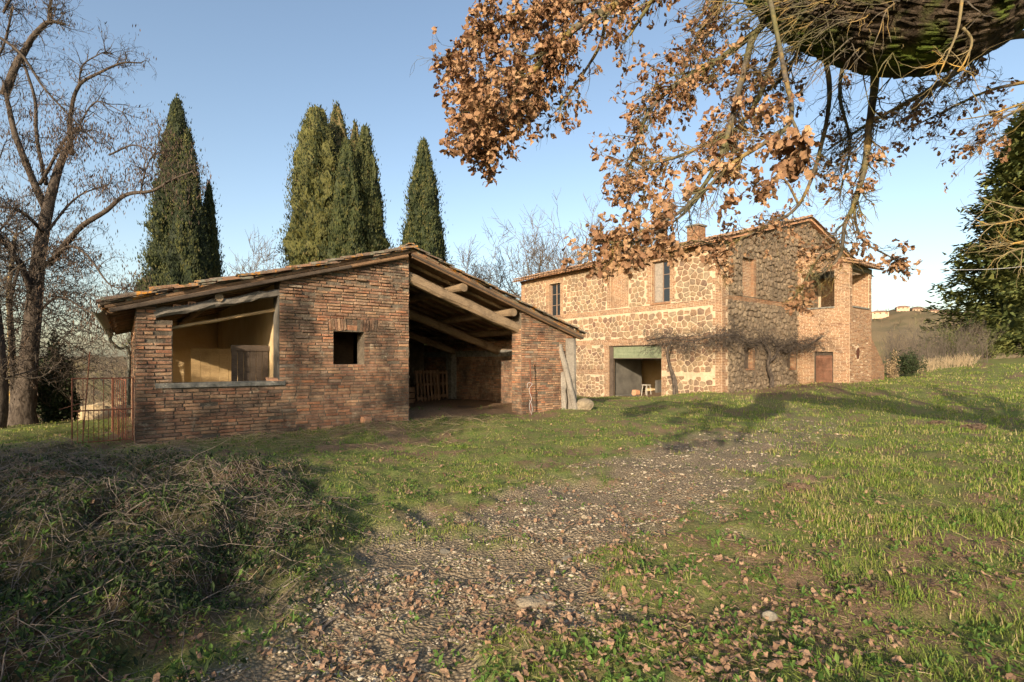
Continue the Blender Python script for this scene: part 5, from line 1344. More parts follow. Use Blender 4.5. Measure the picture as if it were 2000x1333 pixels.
# distant woods: many small bare trees joined (a far-off wood)
def small_tree(seed, lev=3):
    rn = random.Random(seed); b = Br(); b.A.append(np.zeros(3)); b.B.append(np.array([0, 0, .45])); b.ra.append(.02); b.rb.append(.014)
    for k in range(7):
        a = k * 2.4; e_ = rn.uniform(.3, 1.3); b.grow((0, 0, rn.uniform(.2, .5)), (math.cos(a) * math.cos(e_), math.sin(a) * math.cos(e_), math.sin(e_)), .36, .010, lev - 1, rn, 3, .2, .1, (4, 6), .62, minr=.006)
    g = Geo(); segs(g, np.array(b.A), np.array(b.B), b.ra, b.rb, 3); return np.concatenate(g.V), np.concatenate([l.reshape(-1, 4) for l in g.L])
ST = [small_tree(s, 2) for s in (1, 2, 3)]
def woods(name, pts, hmin, hmax, label, seed):
    g = Geo(); n = len(pts); pts = np.array(pts); z = H(pts[:, 0], pts[:, 1]); h = RS.uniform(hmin, hmax, n); v = RS.integers(0, 3, n); A = zrot(RS.uniform(0, 6.28, n)) * h[:, None, None]
    T = np.column_stack([pts, z - .2]); r = RS.random(n)
    for k in range(3): q = v == k; g.inst(ST[k][0], ST[k][1], A[q], T[q], r[q])
    t = NT('wood_' + str(seed), .95, .1); t.col(t.ramp(t.rnd(), [(0, (.12, .09, .06)), (.5, (.18, .14, .095)), (.8, (.15, .14, .075)), (1, (.09, .10, .05))])); tag(g.build(name, t.m), label, 'woodland', kind='stuff')
rw = random.Random(5)
woods('distant_woodland', [(P(rw.uniform(-60, 330), 700, Y)[0], Y) for Y in [rw.uniform(75, 330) for _ in range(270)]], 6, 10, 'distant winter woodland beyond the iron gate', 1)
woods('valley_scrub', [(P(rw.uniform(-30, 300), 700, Y)[0], Y) for Y in [rw.uniform(30, 80) for _ in range(100)]], 2.0, 4.5, 'brown scrub on the slope behind the iron gate', 2)
woods('hill_woodland', [(x, y) for x, y in [(rw.uniform(.62, 1.05), rw.uniform(110, 410)) for _ in range(400)] for x, y in [(x * y, y)]], 3.5, 7.5, 'winter scrub and trees covering the far hillside', 3)
# dry thicket behind the grass edge on the right
def thicket(name, n, fx, hmin, hmax, label, mat, seed):
    rn = random.Random(seed); b = Br()
    for _ in range(n):
        x, y = fx(rn); z = gz(x, y); h = rn.uniform(hmin, hmax)
        b.grow((x, y, z - .05), (rn.gauss(0, .22), rn.gauss(0, .22), 1), h * .55, .012, 2, rn, 3, .14, .1, (2, 3), .6, (.2, .7), minr=.006)
    g = Geo(); b.geo(g, .5); tag(g.build(name, mat), label, 'thicket', kind='stuff')
MT['dry_scrub'] = m_foliage('dry_scrub', [(0, (.16, .11, .065)), (.5, (.26, .19, .11)), (1, (.34, .26, .15))], 0)
def fthk(rn):
    px = rn.uniform(1728, 1930); Y = rn.uniform(33, 41); return P(px, 700, Y)[0], Y
thicket('dry_thicket', 320, fthk, 1.2, 3.4, 'pale dry thicket of stems along the far edge of the lawn', MT['twig'], 31)
def fgr(rn):
    px = rn.uniform(1740, 1905); Y = 33.5 - (1905 - px) * .012 + rn.uniform(-.6, .6); return P(px, 700, Y)[0], Y
thicket('dry_grass', 330, fgr, .35, .9, 'tall pale dry grass in front of the thicket', MT['straw'], 32)

# evergreen columns ---------------------------------------------------------------
TUFTV = np.array([(-.5, 0, 0), (.5, 0, 0), (.28, .18, .62), (-.28, .18, .62), (0, .3, 1.0), (0, -.35, .05), (.1, .25, .75)], float)
TUFTF = np.array([(0, 1, 2), (0, 2, 3), (3, 2, 4), (5, 1, 6), (5, 6, 0)])
def cypress(px, py_top, Y, wpx, seed, label, py_b=None, group='tall dark cypresses behind the barn', prof=.8, n=11000, tip=1.0, lobes=5, leanx=0.):
    n = int(n * 1.45)
    p = P(px, HOR, Y); z0 = gz(p[0], p[1]); top = P(px, py_top, Y)[2]; Ht = top - z0 - .8; R = wpx * Y / 1000 / 2
    root = empty('cypress', (p[0], p[1], z0), 0, label, 'cypress', group); rs = np.random.default_rng(seed)
    g = Geo(); tube(g, [(0, 0, -.3), (0, 0, 1.0), (0, 0, Ht * .35), (0, 0, Ht * .8)], [R * .2, R * .15, R * .1, .03], 8, lump=.05); g.build('trunk', MT['bark'], root, smooth=True)
    sn = SinNoise(1.1, seed, 3); sn2 = SinNoise(.35, seed + 1, 3)
    def rad(t, a, z):     # t from tip 0 to base 1
        base = np.clip(1.55 * t, 0, 1) ** prof * (1 - .25 * smooth(.75, 1.0, t)); base = np.minimum(base, 1.0)
        fold = 1 + .12 * np.sin(lobes * a + 2.2 * np.sin(z * .35 + seed) + seed)
        return R * base * fold * (1 + .11 * sn(np.cos(a) * 1.5, np.sin(a) * 1.5, z * .55) + .10 * sn2(np.cos(a), np.sin(a), z * .8)) + .02
    na, nz = 28, 40; g = Geo(); aa, tt = np.meshgrid(np.arange(na) * 2 * math.pi / na, np.linspace(0.01, 1, nz)); zz = .8 + Ht * (1 - tt); rr = rad(tt, aa, zz) * .86
    V = np.stack([np.cos(aa) * rr + leanx * (1 - tt) * Ht, np.sin(aa) * rr, zz], -1).reshape(-1, 3); i, j = np.meshgrid(np.arange(nz - 1), np.arange(na), indexing='ij'); j2 = (j + 1) % na
    g.add(V, np.stack([i * na + j, (i + 1) * na + j, (i + 1) * na + j2, i * na + j2], -1).reshape(-1, 4), .0)
    t = rs.random(n) ** .62; a = rs.uniform(0, 2 * math.pi, n); z = .8 + Ht * (1 - t); r = rad(t, a, z) * rs.uniform(.84, 1.04, n) + (rs.random(n) < .07) * rs.uniform(.05, .42, n)
    out = np.stack([np.cos(a), np.sin(a), np.zeros(n)], -1); upv = np.stack([out[:, 0] * .42, out[:, 1] * .42, np.ones(n)], -1) + rs.normal(size=(n, 3)) * .22; upv /= np.linalg.norm(upv, axis=1, keepdims=True)
    sd = np.cross(upv, out) + rs.normal(size=(n, 3)) * .35; sd -= upv * (sd * upv).sum(1, keepdims=True); sd /= np.linalg.norm(sd, axis=1, keepdims=True); nn = np.cross(sd, upv)
    s_ = rs.uniform(.08, .19, n) * (Y / 30); A = np.stack([sd * (s_ * .5)[:, None], -nn * (s_ * .5)[:, None], upv * s_[:, None]], -1)
    rnd = np.clip(.38 + .32 * sn(np.cos(a) * 1.2, np.sin(a) * 1.2, z * .6) + rs.normal(size=n) * .2, 0, .99)
    g.inst(TUFTV, TUFTF, A, np.stack([np.cos(a) * r + leanx * (1 - t) * Ht, np.sin(a) * r, z], -1), rnd); g.build('crown', MT['cypress'], root); return root
cypress(346, 186, 28, 124, 1, 'tallest of the left cypresses, broad with a pointed tip', n=17000, prof=.68)
cypress(368, 250, 26.8, 84, 2, 'lighter narrow cypress standing in front of the tallest left one', n=13000, prof=.7)
cypress(408, 352, 29.5, 62, 3, 'short dark cypress at the right side of the left cypresses', n=8000, prof=.75)
cypress(618, 207, 33, 128, 4, 'broad blunt-topped cypress at the left of the middle clump', n=18000, prof=.42)
cypress(658, 203, 35, 116, 5, 'pointed cypress behind the second gap of the middle clump', n=12000, prof=.6)
cypress(678, 268, 31.5, 92, 6, 'lower cypress at the front of the middle clump', n=12000, prof=.6)
cypress(694, 234, 35, 76, 7, 'thin-tipped cypress behind the right half of the middle clump', n=8000, prof=.7)
cypress(713, 243, 33, 88, 8, 'right-hand cypress of the middle clump, slender', n=12000, prof=.52)
cypress(738, 352, 34.5, 40, 9, 'small dark cypress at the right foot of the middle clump', n=6000, prof=.6)
cypress(827, 270, 33, 98, 10, 'single cypress standing alone behind the barn ridge', n=14000, prof=.6)
cypress(856, 425, 33.6, 46, 12, 'short leafy cypress shoot at the right of the single cypress', n=4500, prof=.5)

# big conifer on the right ----------------------------------------------------------
def conifer(px, Y, Rb, py_top, seed):
    p = P(px, HOR, Y); z0 = gz(p[0], p[1]); top = P(px, py_top, Y)[2]; Ht = top - z0; rs = np.random.default_rng(seed)
    root = empty('conifer', (p[0], p[1], z0), 0, 'large dark green conifer with layered branches at the right edge', 'conifer')
    g = Geo(); tube(g, [(0, 0, -.3), (0, 0, Ht * .3), (0, 0, Ht * .9)], [.45, .35, .06], 9, lump=.05); g.build('trunk', MT['bark'], root, smooth=True)
    g = Geo(); nb = 2300; C = []; D = []; S_ = []
    for k in range(nb):
        f = rs.random() ** .8; z = 1.2 + (Ht - 1.2) * f; a = rs.uniform(0, 6.283); L = Rb * (1 - f) ** .62 * rs.uniform(.6, 1.08) + .3; st = rs.uniform(.3, 1) ** .45
        r = L * st; droop = -.10 * r; d = np.array([math.cos(a), math.sin(a), .12]); c = np.array([math.cos(a) * r, math.sin(a) * r, z + droop])
        m = 25; off = rs.normal(size=(m, 3)) * np.array([.42, .42, .16]); C.append(c + off); D.append(np.tile(d, (m, 1)) + rs.normal(size=(m, 3)) * .45); S_.append(rs.uniform(.26, .56, m))
    C = np.concatenate(C); D = np.concatenate(D); S_ = np.concatenate(S_); D /= np.linalg.norm(D, axis=1, keepdims=True)
    _, u, v = frame(D); A = np.stack([u * (S_ * .6)[:, None], v * (S_ * .45)[:, None], D * S_[:, None]], -1); sn = SinNoise(1.5, 77, 3)
    g.inst(TUFTV, TUFTF, A, C, np.clip(.45 + .25 * sn(C[:, 0], C[:, 1], C[:, 2]) + rs.normal(size=len(C)) * .18, 0, .99))
    na, nz = 24, 24; aa, tt = np.meshgrid(np.arange(na) * 2 * math.pi / na, np.linspace(0, 1, nz)); rr = Rb * .55 * (1 - tt) ** .7 * (1 + .12 * np.sin(aa * 5 + tt * 30)); V = np.stack([np.cos(aa) * rr, np.sin(aa) * rr, 1.6 + (Ht - 1.8) * tt], -1).reshape(-1, 3)
    i, j = np.meshgrid(np.arange(nz - 1), np.arange(na), indexing='ij'); j2 = (j + 1) % na; g.add(V, np.stack([i * na + j, i * na + j2, (i + 1) * na + j2, (i + 1) * na + j], -1).reshape(-1, 4), .0)
    g.build('crown', MT['conifer'], root)
conifer(2070, 39, 8.0, 175, 91)

def bush(px, py, Y, w, h, n, seed, mat, label, cat='shrub', name='shrub', leaf=.09, group=None):
    p = P(px, py, Y); z0 = gz(p[0], p[1]); rs = np.random.default_rng(seed); rn = random.Random(seed)
    root = empty(name, (p[0], p[1], z0), 0, label, cat, group); b = Br()
    for k in range(9): a = k * 2.4; b.grow((0, 0, 0), (math.cos(a) * .6 * w / h, math.sin(a) * .6 * w / h, 1), h * .5, .03, 2, rn, 4, .2, .0, (2, 4), .6)
    g = Geo(); b.geo(g, .02); g.build('stems', MT['bark'], root)
    c = rs.normal(size=(26, 3)) * .36; c[:, 2] = np.abs(c[:, 2]) * .9 + .25; q = c[rs.integers(0, 26, n)] + rs.normal(size=(n, 3)) * .14; q *= np.array([w, w * .8, h]) ; q[:, 2] = np.clip(q[:, 2], .03, None)
    g = Geo(); g.inst(LEAFV, LEAFF, randrot(n) * rs.uniform(.6, 1.4, n)[:, None, None] * leaf, q, rs.random(n)); g.build('foliage', mat, root); return root
MT['dark_leaf'] = m_foliage('dark_evergreen_leaf', [(0, (.015, .025, .010)), (.6, (.03, .045, .016)), (1, (.06, .08, .03))], .1, 2)
bush(1772, 740, 29.5, .75, 1.5, 5000, 61, MT['dark_leaf'], 'dark ragged evergreen shrub beside the brick stair of the farmhouse')
bush(1742, 741, 28.6, .4, 1.1, 1200, 62, MT['dry_scrub'], 'pale leafless little shrub between the brick stair and the dark shrub')
bush(1930, 700, 38, 1.6, 1.6, 5000, 63, MT['conifer'], 'light green shrub under the left side of the big conifer')
bush(1860, 700, 39, 1.7, 2.2, 5000, 66, MT['conifer'], 'green leafy shrub rising out of the dry thicket')
bush(92, 826, 14.3, .55, 1.75, 9000, 64, MT['dark_leaf'], 'dark evergreen bush at the right foot of the big bare tree')
bush(128, 830, 14.6, .35, 1.2, 3500, 65, MT['dark_leaf'], 'smaller dark bush just left of the iron gate')

# big half-dead tree on the left -------------------------------------------------------
def left_tree():
    Y = 13.6; k = .645; o0 = P(42, 830, Y); o0[2] = gz(o0[0], o0[1])
    root = empty('bare_tree', tuple(o0), 0, 'large half-dead bare tree with hanging dry pods left of the iron gate', 'tree')
    def pts(l, dy=0): return np.array([P(x * k, y * k, Y + d) - o0 for x, y, d in l])
    rn = random.Random(77); g = Geo()
    tr = pts([(62, 1300, 0), (78, 1180, 0), (92, 1050, 0), (105, 900, 0), (118, 760, .1), (150, 610, .1), (182, 500, .2), (222, 410, .3)]); tr[0][2] = -.3
    sp = spline(tr, 26); tube(g, sp, np.interp(np.linspace(0, 1, 26), [0, .08, .25, .6, .85, 1], [.44, .26, .20, .14, .09, .05]), 14, lump=.13)
    g.build('trunk', MT['bark'], root, smooth=True)
    mains = [([(140, 640, .1), (60, 450, -.3), (28, 330, -.4), (12, 250, -.5)], .12, .05), ([(12, 290, -.4), (40, 220, -.4), (68, 165, -.4), (105, 105, -.5), (150, 68, -.5), (196, 74, -.6)], .13, .05), ([(150, 68, -.5), (150, 30, -.5), (156, -10, -.5)], .07, .03),
             ([(150, 800, .1), (240, 692, -.6), (320, 640, -1.), (380, 592, -1.3), (462, 578, -1.8), (520, 545, -2.0), (584, 520, -2.3)], .10, .018), ([(428, 584, -1.6), (432, 550, -1.6), (452, 490, -1.7), (492, 430, -1.8)], .03, .012),
             ([(330, 470, -.8), (405, 440, -1.0), (470, 465, -1.2), (520, 458, -1.4)], .03, .01), ([(218, 470, .3), (212, 360, .3), (238, 262, .2), (300, 222, .1), (368, 192, 0), (428, 191, 0)], .08, .02), ([(238, 262, .2), (250, 200, .1), (300, 165, 0), (320, 158, 0)], .03, .012), ([(230, 400, .3), (290, 310, .1), (380, 345, 0)], .03, .012),
             ([(140, 560, .2), (112, 420, .3), (105, 300, .4), (70, 180, .4), (110, 230, .4)], .07, .03), ([(-40, 90, -1), (60, 160, -1), (130, 262, -.8), (195, 335, -.8), (290, 432, -.9)], .05, .02), ([(120, 560, 0), (200, 420, -.2), (245, 395, -.3)], .06, .02),
             ([(100, 900, 0), (60, 800, -.5), (-20, 690, -1)], .12, .06), ([(120, 820, 0), (200, 750, -.6), (260, 770, -1), (330, 860, -1.2), (385, 875, -1.3)], .06, .012), ([(110, 950, 0), (180, 900, -.5), (260, 940, -1), (310, 960, -1.2)], .05, .012),
             ([(40, 1240, .3), (36, 1080, .3), (30, 930, .2), (60, 800, .2)], .08, .05), ([(10, 40, -.6), (30, 0, -.6), (50, -40, -.6)], .04, .03), ([(-30, 200, -.6), (10, 140, -.6), (40, 20, -.6)], .04, .03), ([(130, 700, 0), (60, 640, -.8), (-40, 620, -1.2)], .07, .03), ([(130, 720, 0), (230, 600, .4), (330, 560, .5)], .05, .015)]
    b = Br(); pods = []
    for l, r0, r1 in mains:
        q = spline(pts(l), 8 + 4 * len(l)); g = Geo(); tube(g, q, np.linspace(r0, r1, len(q)) * .74, 8, lump=.16); g.build('limb', MT['bark'], root, smooth=True)
        n = int(4 + len(q) * .6 * (.45 if PX(q[-1] + o0)[0] > 280 else 1))
        for _ in range(n):
            i = rn.randint(2, len(q) - 1); d = q[i] - q[i - 1]; d /= np.linalg.norm(d); ax = np.array([rn.gauss(0, 1), rn.gauss(0, 1), rn.gauss(0, 1)]); ax -= d * (ax @ d); ax /= np.linalg.norm(ax); a = rn.uniform(.5, 1.2)
            b.grow(q[i], d * math.cos(a) + ax * math.sin(a), rn.uniform(.2, .58), .015, 2, rn, 4, .28, -.03, (2, 4), .62, minr=.004)
    tw = [t_ for t_ in b.tips]
    for p_, d in tw:
        low = (p_[2] + o0[2]) < 8.2 and p_[0] + o0[0] > -14
        if rn.random() < (.6 if low else .06): pods.append(p_)
    for _ in range(520):                                                # tangle of fine shoots round the lower trunk
        a = rn.uniform(0, 6.28); z = rn.uniform(1.2, 5.0); r_ = rn.uniform(.1, 1.0)
        b.grow((.3 + math.cos(a) * r_, math.sin(a) * r_, z), (math.cos(a), math.sin(a), rn.uniform(-.6, .7)), rn.uniform(.4, 1.0), .012, 1, rn, 4, .3, -.05, (3, 5), .6, minr=.0045)
    g = Geo(); b.geo(g, .03); g.build('twigs', MT['dark_twig'], root)
    PV = np.array([(0, 0, 0), (.5, .0, -.5), (0, 0, -1), (-.5, 0, -.5), (0, .3, -.5)], float); PF = np.array([(0, 1, 4), (1, 2, 4), (2, 3, 4), (3, 0, 4)])
    T = []
    for p_ in pods:
        for _ in range(rn.randint(3, 8)): T.append(p_ + np.array([rn.gauss(0, .13), rn.gauss(0, .13), rn.gauss(-.03, .12)]))
    for p_, d in b.tips[-1200:]:
        if rn.random() < .45: T += [p_ + np.array([rn.gauss(0, .08), rn.gauss(0, .08), rn.gauss(0, .08)]) for _ in range(4)]
    T = np.array(T); n = len(T); L = RS.uniform(.06, .13, n); A = zrot(RS.uniform(0, 6.28, n)); A = A * np.stack([L * .22, L * .22, L], -1)[:, None, :]
    tl = RS.normal(size=(n, 2)) * .3; A[:, 0, 2] += tl[:, 0] * L; A[:, 1, 2] += tl[:, 1] * L
    g = Geo(); g.inst(PV, PF, A, T, RS.random(n)); tag(g.build('seed_pods', MT['dead_leaf'], root), kind='stuff')
left_tree()
# yellowish stems and far-left trunk
def extra_trunk(l, Y, r, label, mat):
    o0 = P(l[0][0], l[0][1], Y); o0[2] = gz(o0[0], o0[1]); root = empty('bare_tree', tuple(o0), 0, label, 'tree'); rn = random.Random(int(l[0][0] + 300))
    q = np.array([P(x, y, Y) - o0 for x, y in l]); q[0] = (0, 0, -.2); q = spline(q, 14); g = Geo(); tube(g, q, np.linspace(r, r * .4, 14), 9, lump=.1); g.build('trunk', MT[mat], root, smooth=True)
    b = Br()
    for k in range(16): i = rn.randint(4, 13); a = rn.uniform(0, 6.28); b.grow(q[i], (math.cos(a), math.sin(a), rn.uniform(.1, 1)), rn.uniform(.6, 1.5), .025, 3, rn, 5, .2, .02, (3, 4), .62, minr=.005)
    g = Geo(); b.geo(g, .02); g.build('crown', MT['twig'], root)
extra_trunk([(28, 775), (24, 700), (20, 620), (18, 560), (30, 460)], 14.6, .10, 'slim yellow-barked stem just left of the big bare trunk', 'lichen_twig')
extra_trunk([(-12, 850), (-2, 770), (-10, 640), (-30, 480), (-20, 330)], 12.4, .22, 'trunk cut by the left edge of the photograph', 'bark')
# pale mound beyond the gate
q = P(205, 820, 16.5); zq = gz(q[0], q[1]); g = Geo(); rock_mesh(g, (1.15, .8, .75), (0, 0, .1), 3, .3, 44, .5); tag(g.build('sand_heap', MT['sandstone'], None, None, True, (q[0], q[1], zq)), 'low pale sandy heap seen through the iron gate', 'heap')

# old vine trained round the corner of the farmhouse -----------------------------------
def vine():
    b0 = hworld(-.75, 1.75); z0 = gz(b0[0], b0[1]); b0[2] = z0; root = empty('vine', tuple(b0), THETA, 'old bare vine with a thick tangled top trained round the corner of the farmhouse', 'vine'); rn = random.Random(9)
    def L(x, y, z): return np.array([x + .75, y - 1.75, z - z0])
    g = Geo(); tube(g, spline([L(-.75, 1.75, z0 - .2), L(-.72, 1.78, .7), L(-.68, 2.0, 1.3), L(-.72, 2.12, 1.9), L(-.6, 2.0, 2.45)], 16), np.linspace(.085, .05, 16), 8, lump=.22); g.build('trunk', MT['bark'], root, smooth=True)
    g = Geo(); tube(g, spline([L(-.70, 1.62, z0 - .2), L(-.70, 1.70, .7), L(-.62, 1.95, 1.2)], 10), .045, 7, lump=.2); g.build('trunk', MT['bark'], root, smooth=True)
    path = [L(-.6, 3.3, 2.5), L(-.65, 2.4, 2.62), L(-.6, 1.6, 2.52), L(-.65, .8, 2.45), L(-.55, 0, 2.6), L(-.2, -.3, 2.62), (.8, -.28, 2.65), (2.0, -.24, 2.35), (3.2, -.3, 2.6), (4.4, -.26, 2.25), (5.6, -.3, 2.5), (6.3, -.5, 2.3), (6.5, -1.2, 2.75)]
    path = path[:6] + [L(*p_) for p_ in path[6:]]; q = spline(path, 60); g = Geo(); tube(g, q, np.linspace(.03, .035, 60), 6, lump=.25); g.build('limb', MT['bark'], root, smooth=True)
    for tx, ty in ((3.9, -.55),):
        pass
    b = Br()
    for _ in range(760):
        i = rn.randint(0, 59); o = q[i] + np.array([rn.gauss(0, .10), rn.gauss(0, .07), rn.gauss(0, .19)]); a = rn.uniform(0, 6.28)
        b.grow(o, (math.cos(a), math.sin(a), rn.uniform(-.9, .7)), rn.uniform(.25, .7), .010, 1, rn, 5, .33, -.06, (1, 3), .7, minr=.0055)
    g = Geo(); b.geo(g, .5); g.build('tangle', MT['bark'], root)
vine()
v2 = hworld(3.6, -.22); v2[2] = gz(v2[0], v2[1]); root = empty('vine', tuple(v2), THETA, 'second gnarled vine trunk between the two small gable windows', 'vine')
g = Geo(); tube(g, spline([(0, 0, -.2), (.12, 0, .35), (-.08, .0, .7), (-.22, .02, 1.1), (-.1, 0, 1.5), (-.45, 0, 1.9), (-.9, 0, 2.1)], 16), np.linspace(.10, .05, 16), 8, lump=.25); g.build('trunk', MT['bark'], root, smooth=True)
g = Geo(); tube(g, spline([(-.1, 0, 1.2), (.3, .0, 1.35), (.9, 0, 1.8), (1.5, 0, 1.6), (2.3, -.05, 2.0), (2.8, -.2, 1.8), (2.95, -.8, 2.3)], 20), np.linspace(.06, .025, 20), 7, lump=.22); g.build('limb', MT['bark'], root, smooth=True)

